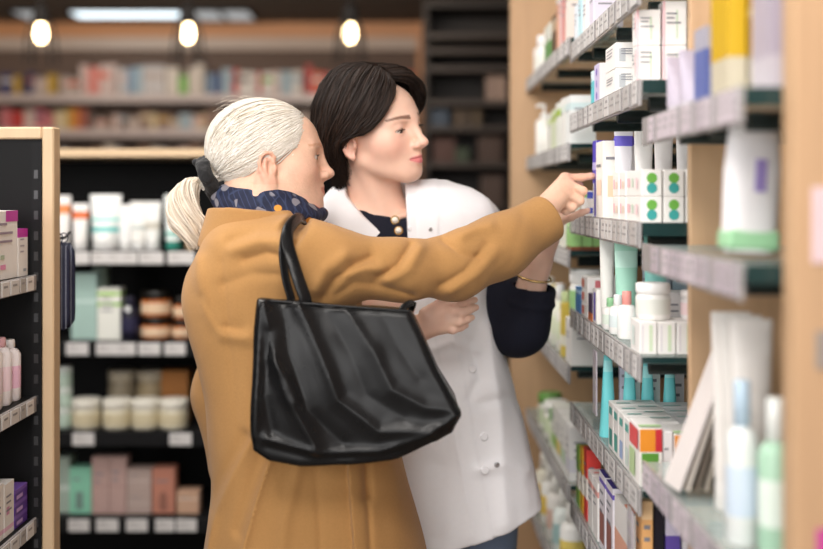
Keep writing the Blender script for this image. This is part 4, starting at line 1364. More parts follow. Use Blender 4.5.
# ================================================================ the older customer
def build_customer():
    rs = np.random.RandomState(11)
    root_label = ('person with white ponytail in a camel coat pointing at the shelf, seen from behind')
    psi = math.radians(12)
    FE = Fr(pt(268.5, 163.5, 2.20), (math.cos(psi), math.sin(psi), 0), (-math.sin(psi), math.cos(psi), 0), (0, 0, 1), 1.02)
    g = FE.glob
    pr = head_prims(FE, .0042, .0115, .85)
    nb = pt(262, 228, 2.20)
    pel = np.array((-.195, 2.21, .87))
    shR, shL = pt(302, 262, 2.065), np.array((-.30, 2.30, 1.285))
    pr += [C(g((-.022, 0, -.02)), nb, .050, .058, .03),
           C(nb, (nb + pel) / 2, .095, .115, .06), C((nb + pel) / 2, pel, .115, .135, .06),
           C(nb + (.0, -.03, -.045), shR, .055, .05, .05), C(nb + (0, .03, -.045), shL, .055, .05, .05)]
    elb, wr = pt(445, 272, 2.14), pt(543, 214, 2.255)
    pr += [C(shR, elb, .046, .038, .03), C(elb, wr, .036, .023, .02)]
    eL, hL = pt(222, 392, 2.30), np.array((-.30, 2.19, .86))
    pr += [C(shL, eL, .046, .036, .03), C(eL, hL, .034, .024, .02)]
    for s in (-1, 1):
        hip, kn, an = pel + (0, s * .08, -.04), np.array((-.17, 2.21 + s * .085, .47)), np.array((-.20, 2.21 + s * .09, .09))
        pr += [C(hip, kn, .085, .055, .04), C(kn, an, .052, .034, .02), C(an, an + (.13, 0, -.06), .034, .022, .02)]
    # pointing hand, thumb side up, back of the hand towards the camera
    K = [pt(565, 178, 2.283), pt(569, 184.5, 2.274), pt(567, 193, 2.272), pt(562, 201, 2.276)]
    w0 = pt(543, 213, 2.256)
    for i, k_ in enumerate(K):
        pr.append(C(w0 + (0, 0, .012 - .008 * i), k_, .0155, .0098, .012))
    for i, k_ in enumerate(K):
        pr.append(C(w0 + (.012, -.010, .010 - .007 * i), k_ + (-.002, -.0045, .001), .0035, .0060, .006))
    pr.append(C(pt(549, 203, 2.262), pt(562, 187, 2.275), .020, .015, .012))
    pr += chain([K[0], pt(581, 177.6, 2.296), pt(591, 176.2, 2.303), pt(597.5, 176.4, 2.308)], [.0092, .0080, .0068, .0056], .004, .008)
    pr += chain([K[1], pt(583, 191, 2.268), pt(577, 200, 2.282), pt(568, 201, 2.292)], [.0094, .0086, .0074, .0064], .004, .006)
    pr += chain([K[2], pt(580, 201, 2.270), pt(573, 207.5, 2.282), pt(565, 206, 2.290)], [.0090, .0082, .0070, .0060], .004, .006)
    pr += chain([K[3], pt(572, 208, 2.274), pt(566, 212, 2.284), pt(560, 210, 2.290)], [.0082, .0072, .0062, .0054], .004, .006)
    pr += chain([pt(551, 197, 2.285), pt(563, 187, 2.312), pt(573, 184, 2.318), pt(580, 185, 2.320)], [.014, .0100, .0085, .0070], .006, .01)
    # relaxed far hand, inside the coat pocket
    pr += [C(hL, hL + (.03, -.02, -.05), .026, .024, .02)]
    for i in range(4):
        b_ = hL + np.array((.03 + .012 * i, -.035 + .012 * i, -.055))
        pr += chain([b_, b_ + (.008, 0, -.03), b_ + (.012, -.01, -.05)], [.009, .008, .006], .004, .006)
    V, Q = nets(pr, (-.50, 1.90, .0), (.44, 2.48, 1.56), .0022)
    cols = skin_cols(V, FE, (.82, .50, .50), True, .10, (.78, .66, .58))
    body = np_mesh('person', V, Q, SKIN_O, None, cols)
    tag(body, root_label, 'person')
    # eyes
    for s in (-1, 1):
        c = g((.0772, s * .0315, .0115))
        e = MB().lathe([(.0117 * math.sin(t), -.0117 * math.cos(t)) for t in np.linspace(.01, 3.13, 14)], EYEW, 18).build('eye', body, c)
        MB().lathe([(.0001, .0005), (.0054, .0), (.0054, -.0008)], EYED, 16).build('iris', e)
        ir = e.children[0]
        ir.rotation_euler = (0, math.pi / 2, psi)
        ir.location = np.array((math.cos(psi), math.sin(psi), 0)) * .0113
    lashes(FE, body, mat('grey_lash', '6A5A4E', .6), .0115, .0042)
    # ---- hair
    ec, er = np.array((-.014, 0, .036)), np.array((.1035, .0795, .0875))
    gv = np.array([-.08, -.02, .006, .0135, .021, .026, .05, .083, .12])
    gu = np.array([-.034, -.034, -.027, -.012, .020, .040, .052, .064, .060])

    def capfn(P):
        p = P - ec
        a = np.sqrt(((p / (er - .0035)) ** 2).sum(1))
        d = (a - 1) * er.min()
        return np.maximum(np.maximum(d, (P[:, 0] - np.interp(P[:, 2], gv, gu)) * .8), (-.044 - P[:, 2]))
    cap = [('u', .002, _fr(capfn, FE)), C(g((-.095, 0, .0)), g((-.118, 0, -.030)), .024, .012, .02)]
    V, Q = nets(cap, g((-.16, -.12, -.10)) - .05, g((.12, .12, .16)) + .05, .003)
    hb = np_mesh('hair', V, Q, HAIRW, body, np.tile((.50, .43, .34), (len(V), 1)))
    Tn = np.array((-.120, 0, -.032))
    starts = []
    for i in range(2300):
        s = -1 if rs.rand() < .72 else 1
        q = rs.rand()
        if q < .80:
            vv = rs.uniform(.017, .119)
            uu = np.interp(vv, gv, gu) + rs.normal(0, .003)
            p = np.array((uu, 0, vv))
            x = 1 - ((p - ec)[0] / er[0]) ** 2 - ((p - ec)[2] / er[2]) ** 2
            p[1] = s * er[1] * math.sqrt(max(x, .0))
            if vv > .095:
                p[1] = s * rs.uniform(0, .05)
        elif q < .92:
            p = np.array((rs.uniform(-.06, -.02), s * .074, rs.uniform(-.044, -.012)))
        else:
            p = np.array((rs.uniform(-.07, .06), s * rs.uniform(0, .03), .122))
        starts.append(p)
    S = np.array(starts)
    tt = np.linspace(0, 1, 18)
    En = Tn + rs.normal(0, 1, (len(S), 3)) * (.003, .006, .006)
    P = S[:, None] * (1 - tt[None, :, None]) + En[:, None] * tt[None, :, None]
    dev = P - ec
    rr = np.sqrt(((dev / er) ** 2).sum(2, keepdims=True)) + 1e-6
    lay = 1 + rs.normal(0, .0045, (len(S), 1, 1)) + .007 * np.sin(tt * 9 + rs.uniform(0, 6, (len(S), 1)))[..., None] * .4
    Pr = ec + dev / rr * lay
    bl = np.clip((tt - .78) / .22, 0, 1)[None, :, None] ** 1.2
    P = Pr * (1 - bl) + P * bl
    low = np.clip((.075 - S[:, 2:3]) / .05, 0, 1) * np.clip((S[:, 0:1] + .01) / .03, 0, 1)
    P[:, :, 2] += .026 * low * np.sin(np.pi * np.clip(tt * 1.25, 0, 1))[None]
    side = np.sign(S[:, 1])[:, None] * .012 * np.sin(np.pi * tt)[None]
    P[:, :, 2] -= side * 0 + .010 * np.sin(np.pi * tt)[None] * rs.uniform(0, 1, (len(S), 1))
    W = P.reshape(-1, 3)
    W = np.array(FE.o + (W * FE.s) @ FE.M.T).reshape(P.shape)
    hue = rs.rand(len(S), 1)
    pal = (np.array((.84, .80, .74)) * (1 - hue) + np.array((.60, .54, .45)) * hue) * rs.uniform(.88, 1.05, (len(S), 1))
    strand_mesh('hair_strands', W, np.interp(tt, [0, .15, .8, 1], [.0004, .0011, .0013, .0011])[None], HAIRW, hb, pal)
    # fine stray hairs on the crown
    ns = 26
    S2 = np.stack([rs.uniform(-.07, .05, ns), rs.uniform(-.04, .04, ns), np.full(ns, .1215)], 1)
    S2[:, 2] = ec[2] + er[2] * np.sqrt(np.clip(1 - ((S2[:, 0] - ec[0]) / er[0]) ** 2 - ((S2[:, 1] - ec[1]) / er[1]) ** 2, 0, 1))
    t3 = np.linspace(0, 1, 6)
    P2 = S2[:, None] + np.stack([-.035 * t3, rs.normal(0, .1) * t3 * .02, .006 * np.sin(t3 * 3.1)], 1)[None] * rs.uniform(.4, 1.3, (ns, 1, 1))
    W2 = (FE.o + (P2.reshape(-1, 3) * FE.s) @ FE.M.T).reshape(P2.shape)
    strand_mesh('stray_hair', W2, np.full((1, 6), .00028), HAIRW, hb, np.tile((.55, .48, .40), (ns, 1)))
    # ponytail
    gl = [g(Tn), pt(199, 180, 2.20), pt(189, 184, 2.19), pt(183, 196, 2.185), pt(184, 212, 2.18), pt(191, 228, 2.175), pt(198, 246, 2.17)]
    gr = [.011, .015, .022, .030, .033, .030, .014]
    N = 420
    a = rs.uniform(0, 2 * np.pi, N)
    rad = np.sqrt(rs.uniform(0, 1, N))
    Gd = np.array(gl)[None].repeat(N, 0)
    for k_ in range(7):
        off = np.stack([np.cos(a + .35 * k_) * rad, np.sin(a + .35 * k_) * rad * .9, .25 * np.sin(a * 2) * rad], 1) * gr[k_]
        Gd[:, k_] += off + rs.normal(0, .0028, (N, 3)) * (k_ / 6)
    PT = cat_rom(Gd, 22)
    hue = np.clip(rs.rand(N, 1) * .8 + .2 * (rad[:, None] < .6), 0, 1)
    pal = np.array((.84, .76, .65)) * (1 - hue) + np.array((.52, .41, .30)) * hue
    strand_mesh('ponytail', PT, np.interp(np.linspace(0, 1, 22), [0, .3, .85, 1], [.0016, .0024, .0018, .0004])[None], HAIRW, hb, pal)
    # scrunchie
    ax = np.array((-.93, 0, -.36))
    FT = Fr(pt(209.5, 176.5, 2.178), (.36, 0, -.93), (0, 1, 0), (-.93, 0, -.36))
    V, Q = nets([TORUS(FT, .027, .036, .013, .013, .005),
                 C(pt(203, 172, 2.185), pt(195, 162, 2.19), .010, .004, .01), C(pt(212, 186, 2.185), pt(226, 182, 2.17), .012, .006, .01),
                 C(pt(208, 188, 2.18), pt(213, 200, 2.17), .009, .005, .01)],
                pt(206, 179, 2.20) - .09, pt(206, 179, 2.20) + .09, .0028,
                lambda P, d: d - .0035 * wob(P, 170) - .002 * wob(P, 420))
    tag(np_mesh('hair_tie', V, Q, BLACKF, hb), 'black fabric scrunchie')
    # ---- scarf
    FS = Fr(pt(266, 205, 2.205), (.985, .10, -.13), (-.10, .985, .03), (.13, -.02, .985))
    V, Q = nets([TORUS(FS, .078, .074, .026, .033, .01), TORUS(Fr(FS.o + (.012, 0, -.008), *FS.M.T), .090, .086, .020, .018, .012)],
                FS.o - .17, FS.o + .17, .003, lambda P, d: d - .005 * wob(P, 34, (1, 1, 2.6)) - .0016 * wob(P, 110, (1, 1, 2)))
    np_mesh('scarf', V, Q, scarf_material(), body)
    # ---- coat
    k = lambda py, l, r, cy, ry: (CAMZ - (py - HY) * 2.15 / FPX, ((l + r) / 2 - CX) * 2.15 / FPX, cy - .04, (r - l) / 2 * 2.15 / FPX, ry * .83)
    rows = [k(214, 226, 296, 2.20, .085), k(226, 212, 312, 2.20, .13), k(238, 203, 330, 2.205, .165), k(254, 196, 345, 2.205, .175),
            k(275, 186, 356, 2.205, .18), k(300, 182, 362, 2.205, .18), k(330, 187, 366, 2.205, .18), k(365, 197, 372, 2.205, .18),
            k(400, 205, 382, 2.205, .185), k(440, 208, 395, 2.205, .19), k(480, 211, 406, 2.205, .20), k(515, 209, 416, 2.205, .205),
            k(549, 206, 425, 2.205, .21), k(640, 200, 432, 2.205, .22), k(720, 196, 436, 2.205, .225)]
    cp = [LOFT(rows, .03, sq=2.3)]
    cp += [C(pt(300, 256, 2.055), pt(332, 266, 2.06), .071, .063, .05), C(pt(332, 266, 2.06), pt(400, 270, 2.09), .063, .0585, .03),
           C(pt(400, 270, 2.09), pt(452, 266, 2.14), .0585, .058, .03), C(pt(452, 266, 2.14), pt(500, 246, 2.195), .0585, .059, .03),
           C(pt(500, 246, 2.195), pt(543, 219.5, 2.245), .057, .0495, .03)]
    # far sleeve, hand in the pocket
    cp += [C(shL + (-.02, 0, 0), pt(226, 394, 2.29), .07, .060, .05), C(pt(226, 394, 2.29), pt(236, 462, 2.24), .058, .05, .04)]
    # cuff: cut the sleeve end square and hollow it
    ca, cd = pt(547.5, 216, 2.249), None
    cd = (pt(543, 219.5, 2.245) - pt(500, 246, 2.195))
    cd /= np.linalg.norm(cd)
    far_cut = ('s', .006, lambda P: np.maximum(-((P - ca) @ cd), np.sqrt(((P - ca) ** 2).sum(1)) - .11))
    cp += [far_cut, C(ca - cd * .03, ca + cd * .05, .037, .041, .004, 's')]
    # the valley the bag straps lie in, and an open pleat below the bag
    for a, b in (((289, 236, 1.962), (293, 222.5, 2.006)), ((293, 222.5, 2.006), (299, 218, 2.05)), ((299, 218, 2.05), (305, 219, 2.14)),
                 ((286.5, 236, 1.975), (291.5, 223.5, 2.02)), ((291.5, 223.5, 2.02), (298, 219, 2.08))):
        cp.append(C(pt(*a), pt(*b), .0165, .0165, .012, 's'))
    b0 = lambda a: np.array([pt(*q) for q in a])
    # folds: (points, height, width, sharp) - sharp ones are creases
    ridges = [
        (b0([(324, 297, 2.0), (335, 279, 2.0), (354, 266, 2.0), (370, 258, 2.02)]), -.016, .0085, 1),
        (b0([(316, 290, 2.0), (326, 270, 2.0), (345, 256, 2.0)]), .008, .012, 0),
        (b0([(336, 296, 2.0), (354, 283, 2.0), (376, 285, 2.02), (413, 295, 2.06)]), -.009, .007, 1),
        (b0([(345, 274, 2.0), (365, 268, 2.0), (380, 268, 2.03)]), .007, .010, 0),
        (b0([(378, 278, 2.03), (397, 266, 2.04), (410, 246, 2.06)]), -.012, .008, 1),
        (b0([(388, 280, 2.03), (408, 268, 2.04), (420, 248, 2.06)]), .007, .011, 0),
        (b0([(294, 247, 2.0), (304, 232, 2.0), (309, 222, 2.01)]), -.012, .007, 1),
        (b0([(228, 241, 2.02), (255, 229, 2.0), (287, 231, 1.99)]), -.013, .008, 1),
        (b0([(232, 250, 2.02), (258, 240, 2.0), (284, 242, 1.99)]), .006, .012, 0),
        (b0([(244, 260, 2.02), (267, 253, 2.0), (283, 257, 1.99)]), -.010, .008, 1),
        (b0([(222, 285, 2.02), (250, 274, 2.0), (280, 275, 1.99)]), -.006, .010, 1),
        (b0([(443, 241, 2.1), (459, 253, 2.1), (478, 257, 2.12)]), -.011, .008, 1),
        (b0([(462, 234, 2.12), (474, 228, 2.14), (488, 226, 2.16)]), .010, .012, 0),
        (b0([(440, 285, 2.08), (465, 270, 2.09), (486, 244, 2.13)]), -.008, .008, 1),
        (b0([(450, 292, 2.08), (476, 274, 2.1), (495, 250, 2.14)]), .006, .010, 0),
        (b0([(508, 262, 2.16), (514, 240, 2.17), (522, 216, 2.2)]), -.004, .007, 1),
        (b0([(200, 262, 2.08), (210, 310, 2.05), (224, 334, 2.03), (246, 338, 2.01)]), .007, .014, 0),
        (b0([(205, 296, 2.06), (220, 326, 2.03), (240, 330, 2.01)]), -.007, .009, 1),
        (b0([(222, 262, 2.04), (226, 300, 2.03), (228, 340, 2.02), (236, 440, 2.0)]), -.004, .006, 1),
        (b0([(253, 437, 2.0), (232, 475, 2.01), (212, 516, 2.03), (204, 560, 2.05)]), .013, .010, 1),
        (b0([(243, 440, 2.0), (222, 478, 2.01), (204, 516, 2.03)]), -.009, .012, 0),
        (b0([(272, 455, 2.0), (258, 496, 2.0), (244, 545, 2.0), (232, 620, 2.0)]), .014, .009, 1),
        (b0([(262, 455, 2.0), (248, 496, 2.0), (236, 535, 2.0)]), -.008, .012, 0),
        (b0([(300, 460, 2.0), (285, 520, 2.0), (276, 600, 2.0)]), .007, .012, 0),
        (b0([(314, 460, 2.0), (318, 510, 2.0), (324, 600, 2.0)]), -.006, .007, 1),
        (b0([(365, 455, 2.02), (367.5, 497, 2.02)]), -.030, .0045, 1),
        (b0([(367.5, 497, 2.02), (371, 560, 2.0), (376, 640, 2.0)]), -.009, .004, 1)]
    edge = b0([(345, 440, 2.01), (347, 470, 2.01), (353, 548, 2.0), (360, 650, 2.0)])
    FLAT = np.array((1, .22, 1))

    def cd_disp(P, d):
        for ln, hgt, wd, sharp in ridges:
            q = polyd(P * FLAT, ln * FLAT)
            d = d - hgt * (np.exp(-q / wd) if sharp else gauss(q, wd))
        sx = P[:, 0] - np.interp(-P[:, 2], -edge[:, 2], edge[:, 0])
        d = d - np.where((P[:, 1] < 2.165) & (P[:, 2] < .99), .016 * np.clip(sx / .003, 0, 1) * np.exp(-np.maximum(sx, 0) / .05) * np.clip((.99 - P[:, 2]) / .05, 0, 1), 0)
        return d - .0045 * wob(P, 22, (1, 1, .5))
    V, Q = nets(cp, (-.50, 1.93, .40), (.36, 2.50, 1.40), .0033, cd_disp)
    V = relax(V, Q, 1, .4)
    coat = np_mesh('coat', V, Q, CAMEL, body)
    # coat collar, turned down round the scarf
    FC = Fr(pt(257, 226, 2.18), (.97, .03, -.06), (-.03, .97, 0), (.06, 0, .97))

    def colfn(p):
        q = np.sqrt((p[:, 0] / .088) ** 2 + (p[:, 1] / .094) ** 2) + 1e-9
        rad = (q - 1) * .09 - np.clip(-p[:, 2], -.03, .06) * .22
        dz = np.abs(p[:, 2] + .008) - .034
        return np.maximum(np.abs(rad) - .009, dz)
    V, Q = nets([('u', .004, _fr(colfn, FC))], FC.o - .18, FC.o + .18, .003,
                lambda P, d: d - .004 * wob(P, 30) - .003)
    V = relax(V, Q, 3, .5)
    np_mesh('collar', V, Q, CAMEL, coat)
    # trousers and shoes below the hem
    tr, sh = [], []
    for s in (-1, 1):
        kn, an = np.array((-.17, 2.21 + s * .085, .55)), np.array((-.20, 2.21 + s * .09, .10))
        tr.append(C(kn, an, .085, .060, .02))
        sh += [C(an + (0, 0, -.045), an + (.13, 0, -.062), .048, .036, .03)]
    V, Q = nets(tr, (-.36, 1.98, .02), (.0, 2.44, .72), .008)
    np_mesh('trousers', V, Q, DARKT, body)
    V, Q = nets(sh + [HALF((0, 0, .001), (0, 0, -1))], (-.40, 1.98, -.02), (.10, 2.44, .16), .006)
    np_mesh('shoes', V, Q, SHOE, body)
    return body


# ================================================================ the pharmacist
def build_pharmacist():
    rs = np.random.RandomState(5)
    al, ro = math.radians(57), math.radians(11)
    f = np.array((math.sin(al), -math.cos(al), 0))
    w = np.array((math.cos(al), math.sin(al), 0))
    z = np.array((0, 0, 1.))
    FP = Fr(pt(374, 134.5, 2.36), f, w * math.cos(ro) + z * math.sin(ro), z * math.cos(ro) - w * math.sin(ro), 1.03)
    g = FP.glob
    pr = head_prims(FP, .0032, .0080, 1.05)
    nb = pt(384, 236, 2.42)
    shR, shL = pt(348, 236, 2.385), pt(478, 228, 2.54)
    pel = np.array((.085, 2.50, .86))
    pr += [C(g((-.018, 0, -.03)), nb + (0, 0, .01), .050, .056, .03), C(g((-.03, .0, -.03)), nb + (-.015, 0, 0), .045, .05, .02),
           C(nb + (0, .0, -.02), nb + (.02, .02, -.14), .075, .10, .06), C(nb + (.02, .02, -.14), pel, .10, .12, .06),
           C(nb + (-.01, -.005, -.035), shR + (0, .015, 0), .047, .042, .05), C(nb + (.01, .02, -.03), shL, .055, .050, .05),
           # collar bones and neck tendons
           C(pt(376, 222, 2.35), pt(352, 216, 2.36), .007, .006, .012), C(pt(398, 217, 2.345), pt(440, 208, 2.44), .007, .006, .012),
           C(g((-.01, -.045, -.05)), pt(384, 214, 2.36), .008, .006, .02)]
    elL, wrL = pt(522, 327, 2.405), pt(537, 262, 2.37)
    pr += [C(shL, elL, .044, .036, .03), C(elL, wrL, .036, .0295, .02), C(wrL, pt(545, 240, 2.375), .0285, .027, .015)]
    elR, wrR = pt(380, 348, 2.42), pt(414, 330, 2.235)
    pr += [C(shR, elR, .044, .036, .03), C(elR, wrR, .036, .024, .02)]
    # raised left hand, index finger towards the shelf
    K = [pt(559, 222, 2.345), pt(557, 226, 2.36), pt(554, 230, 2.372), pt(550, 233, 2.382)]
    for k_ in K:
        pr.append(C(pt(541, 255, 2.38), k_, .018, .0105, .012))
    pr += chain([K[0], pt(571, 217, 2.325), pt(581, 213, 2.315), pt(588, 210.5, 2.310)], [.0095, .0082, .0070, .0056], .004, .008)
    pr += chain([K[1], pt(563, 219, 2.36), pt(558, 214, 2.375), pt(553, 218, 2.38)], [.009, .008, .007, .006], .004, .006)
    pr += chain([K[2], pt(560, 222, 2.375), pt(556, 217, 2.39), pt(551, 221, 2.395)], [.009, .008, .007, .006], .004, .006)
    pr += chain([K[3], pt(556, 226, 2.39), pt(553, 221, 2.40), pt(549, 225, 2.405)], [.008, .007, .006, .0055], .004, .006)
    pr += chain([pt(541, 245, 2.36), pt(545, 232, 2.34), pt(552, 226, 2.332), pt(558, 224, 2.33)], [.013, .010, .0085, .007], .006, .01)
    # right hand held in front of the tunic
    K = [pt(444, 309, 2.205), pt(447, 315, 2.195), pt(446, 322, 2.195), pt(442, 328, 2.202)]
    for k_ in K:
        pr.append(C(wrR, k_, .021, .0105, .014))
    pr += chain([K[0], pt(458, 305, 2.20), pt(468, 301.5, 2.205), pt(475, 300, 2.21)], [.0100, .0085, .0074, .0060], .004, .008)
    pr += chain([K[1], pt(461, 313, 2.185), pt(470, 309.5, 2.195), pt(476, 307.5, 2.203)], [.0102, .0088, .0076, .0062], .004, .008)
    pr += chain([K[2], pt(459, 322, 2.185), pt(467, 319.5, 2.195), pt(472, 317.5, 2.203)], [.0098, .0084, .0074, .0060], .004, .008)
    pr += chain([K[3], pt(453, 330, 2.19), pt(461, 327.5, 2.198), pt(466, 325.5, 2.205)], [.0088, .0076, .0066, .0056], .004, .008)
    pr += chain([pt(426, 314, 2.21), pt(442, 303, 2.215), pt(455, 299, 2.22), pt(464, 298, 2.225)], [.014, .0105, .0090, .0072], .006, .01)
    fb = np.array((math.sin(.75), -math.cos(.75), 0))
    wb_ = np.array((math.cos(.75), math.sin(.75), 0))
    for s in (-1, 1):
        hip, kn, an = pel + wb_ * s * .085 + (0, 0, -.03), pel * (1, 1, 0) + wb_ * s * .08 + (0, 0, .47), pel * (1, 1, 0) + wb_ * s * .08 + (0, 0, .09)
        pr += [C(hip, kn, .085, .055, .04), C(kn, an, .052, .034, .02), C(an, an + fb * .14 + (0, 0, -.06), .034, .022, .02)]
    V, Q = nets(pr, (-.30, 2.10, 0), (.46, 2.72, 1.72), .0022)
    cols = skin_cols(V, FP, (.80, .40, .52), True, .15, (.16, .105, .08))
    body = np_mesh('person', V, Q, SKIN_Y, None, cols)
    tag(body, 'person with short dark brown hair in a white tunic, facing the shelf', 'person')
    for s in (-1, 1):
        c = g((.0772, s * .0315, .0115))
        e = MB().lathe([(.0119 * math.sin(t), -.0119 * math.cos(t)) for t in np.linspace(.01, 3.13, 14)], EYEW, 18).build('eye', body, c)
        dr = f * .93 + w * .18 - z * .30
        dr /= np.linalg.norm(dr)
        ir = MB().lathe([(.0001, .0008), (.0056, .0), (.0056, -.001)], EYED, 16).build('iris', e)
        ir.location = dr * .0114
        ir.rotation_euler = (0, math.acos(dr[2]), math.atan2(dr[1], dr[0]))
    lashes(FP, body, mat('dark_lash', '1A110E', .6), .0080, .0034)
    # ---- hair
    ec, er = np.array((-.020, 0, .040)), np.array((.099, .079, .090))
    gv = np.array([-.12, -.02, .012, .035, .07, .095, .15])
    gu = np.array([-.03, -.03, .0, .035, .060, .066, .062])

    def capfn(P):
        a = np.sqrt((((P - ec) / er) ** 2).sum(1))
        return np.maximum(np.maximum((a - 1) * er.min(), (P[:, 0] - np.interp(P[:, 2], gv, gu)) * .8), -.055 - P[:, 2])
    cap = [('u', .002, _fr(capfn, FP)), C(g((-.075, -.02, .0)), g((-.068, -.02, -.075)), .045, .026, .03), C(g((-.075, .02, .0)), g((-.068, .02, -.075)), .045, .026, .03)]
    V, Q = nets(cap, FP.o - .20, FP.o + .22, .0035)
    hb = np_mesh('hair', V, Q, HAIRD, body, np.tile((.016, .010, .008), (len(V), 1)))
    near = [[(.066, -.018, .118), (.084, -.036, .088), (.076, -.064, .050), (.044, -.084, .020), (-.012, -.089, .0030), (-.048, -.066, -.060)],
            [(0.045, -0.018, 0.1340), (0.050, -0.050, 0.1120), (0.034, -0.080, 0.0640), (0.002, -0.090, 0.0220), (-0.036, -0.086, -0.0140), (-0.048, -0.060, -0.0850)],
            [(0.005, -0.018, 0.1460), (-0.005, -0.055, 0.1260), (-0.025, -0.085, 0.0700), (-0.050, -0.089, 0.0150), (-0.066, -0.078, -0.0300), (-0.058, -0.054, -0.0980)],
            [(-0.040, -0.018, 0.1470), (-0.062, -0.048, 0.1240), (-0.092, -0.064, 0.0700), (-0.104, -0.062, 0.0062), (-0.092, -0.056, -0.0400), (-0.068, -0.040, -0.1020)],
            [(-0.075, -0.008, 0.1320), (-0.105, -0.020, 0.1020), (-0.126, -0.022, 0.0520), (-0.123, -0.020, -0.0050), (-0.104, -0.016, -0.0500), (-0.080, -0.010, -0.1040)]]
    far = [[(0.066, -0.010, 0.1180), (0.090, 0.018, 0.1140), (0.092, 0.058, 0.0880), (0.066, 0.088, 0.0460), (0.020, 0.094, -0.0050), (-0.020, 0.074, -0.0700)],
           [(0.045, -0.012, 0.1340), (0.058, 0.035, 0.1280), (0.052, 0.078, 0.0900), (0.022, 0.096, 0.0350), (-0.020, 0.090, -0.0163), (-0.035, 0.066, -0.0800)],
           [(0.005, -0.014, 0.1460), (-0.005, 0.045, 0.1320), (-0.025, 0.086, 0.0750), (-0.050, 0.092, 0.0150), (-0.066, 0.080, -0.0300), (-0.058, 0.056, -0.0950)],
           [(-0.040, -0.014, 0.1470), (-0.062, 0.042, 0.1260), (-0.092, 0.062, 0.0700), (-0.104, 0.062, 0.0062), (-0.092, 0.056, -0.0400), (-0.068, 0.040, -0.1000)],
           [(-0.075, -0.008, 0.1320), (-0.105, 0.006, 0.1020), (-0.126, 0.010, 0.0520), (-0.123, 0.010, -0.0050), (-0.104, 0.008, -0.0500), (-0.080, 0.006, -0.1040)]]
    paths, pal = [], []
    T = 20
    for guides, n in ((near, 2300), (far, 1500)):
        G = np.array(guides)
        s = rs.uniform(0, 4 - 1e-6, n)
        i = s.astype(int)
        t = (s - i)[:, None, None]
        P = G[i] * (1 - t) + G[i + 1] * t
        dep = rs.uniform(0, 1, (n, 1, 1)) ** 2
        ctr = np.array((-.02, 0, .02))
        P = P + (ctr - P) * dep * .13
        P = P + rs.normal(0, .0022, P.shape) * np.array([.3, 1, 1.2, 1.4, 1.6, 2.6])[None, :, None]
        P[:, 5, 2] += rs.uniform(-.008, .016, n)
        P = cat_rom(P, T)
        ph = rs.uniform(0, 6, (n, 1))
        tt = np.linspace(0, 1, T)
        P[:, :, 0] += .0018 * np.sin(tt * 8 + ph) * tt
        P[:, :, 1] += .0014 * np.sin(tt * 7 + ph * 2) * tt
        paths.append((FP.o + (P.reshape(-1, 3) * FP.s) @ FP.M.T).reshape(P.shape))
        h_ = rs.rand(n, 1)
        pal.append(np.array((.014, .0085, .0065)) * (1 - h_) + np.array((.034, .019, .013)) * h_ ** 2)
    strand_mesh('hair_strands', np.concatenate(paths), np.interp(np.linspace(0, 1, T), [0, .1, .8, 1], [.0007, .0013, .0012, .0004])[None],
                HAIRD, hb, np.concatenate(pal))
    # ---- tunic
    k = lambda py, l, r, cy, ry: (CAMZ - (py - HY) * 2.45 / FPX, ((l + r) / 2 - CX) * 2.45 / FPX, cy, (r - l) / 2 * 2.45 / FPX * 1.02, ry)
    rows = [k(181, 352, 446, 2.43, .055), k(188, 340, 470, 2.43, .080), k(199, 334, 488, 2.44, .105), k(214, 332, 497, 2.45, .125), k(235, 335, 499, 2.46, .135), k(265, 338, 493, 2.465, .14),
            k(300, 340, 491, 2.47, .14), k(340, 344, 501, 2.475, .145), k(400, 350, 516, 2.48, .15), k(450, 356, 530, 2.485, .155),
            k(500, 362, 542, 2.49, .16), k(530, 365, 547, 2.49, .162), k(540, 366, 548, 2.49, .162)]
    yaw = .42
    neck = [(343, 150), (344.5, 196), (364, 216), (393.5, 242), (407, 249), (406.5, 215), (405, 184), (412, 174), (418, 150)]
    nk = [((px - CX) * 2.34 / FPX, CAMZ - (py - HY) * 2.34 / FPX) for px, py in neck]

    def vneck(P):
        y0 = P[:, 1]
        sc = 2.34 / y0
        return np.maximum(sd_poly(P[:, 0], P[:, 2], nk), y0 - 2.47)
    tp = [LOFT(rows, .03, yaw=0.0, sq=2.5),
          C(pt(346, 222, 2.372), pt(356, 262, 2.385), .061, .064, .04), C(pt(476, 224, 2.53), pt(486, 262, 2.50), .062, .064, .04),
          ('s', .003, vneck),
          ('i', .003, lambda P: (CAMZ - (549 - (P[:, 0] - .07) / .21 * 31 - HY) * 2.36 / FPX) - P[:, 2])]
    ridges = [(b0_([(418, 320, 2.31), (440, 380, 2.31), (462, 470, 2.30), (470, 540, 2.30)]), .005, .012),
              (b0_([(470, 345, 2.33), (480, 380, 2.33), (470, 400, 2.33)]), -.006, .012),
              (b0_([(432, 350, 2.32), (452, 342, 2.32), (476, 352, 2.33)]), .006, .010),
              (b0_([(490, 330, 2.36), (500, 420, 2.36), (505, 520, 2.36)]), .008, .020),
              (b0_([(440, 470, 2.31), (436, 540, 2.31)]), -.009, .022),
              (b0_([(436, 200, 2.36), (470, 215, 2.40), (488, 240, 2.44)]), .005, .012),
              (b0_([(430, 212, 2.34), (445, 232, 2.35), (455, 250, 2.37)]), -.004, .014),
              (b0_([(480, 405, 2.33), (505, 398, 2.36), (520, 402, 2.40)]), -.006, .012),
              (b0_([(478, 470, 2.33), (505, 462, 2.36), (525, 470, 2.40)]), .006, .014)]

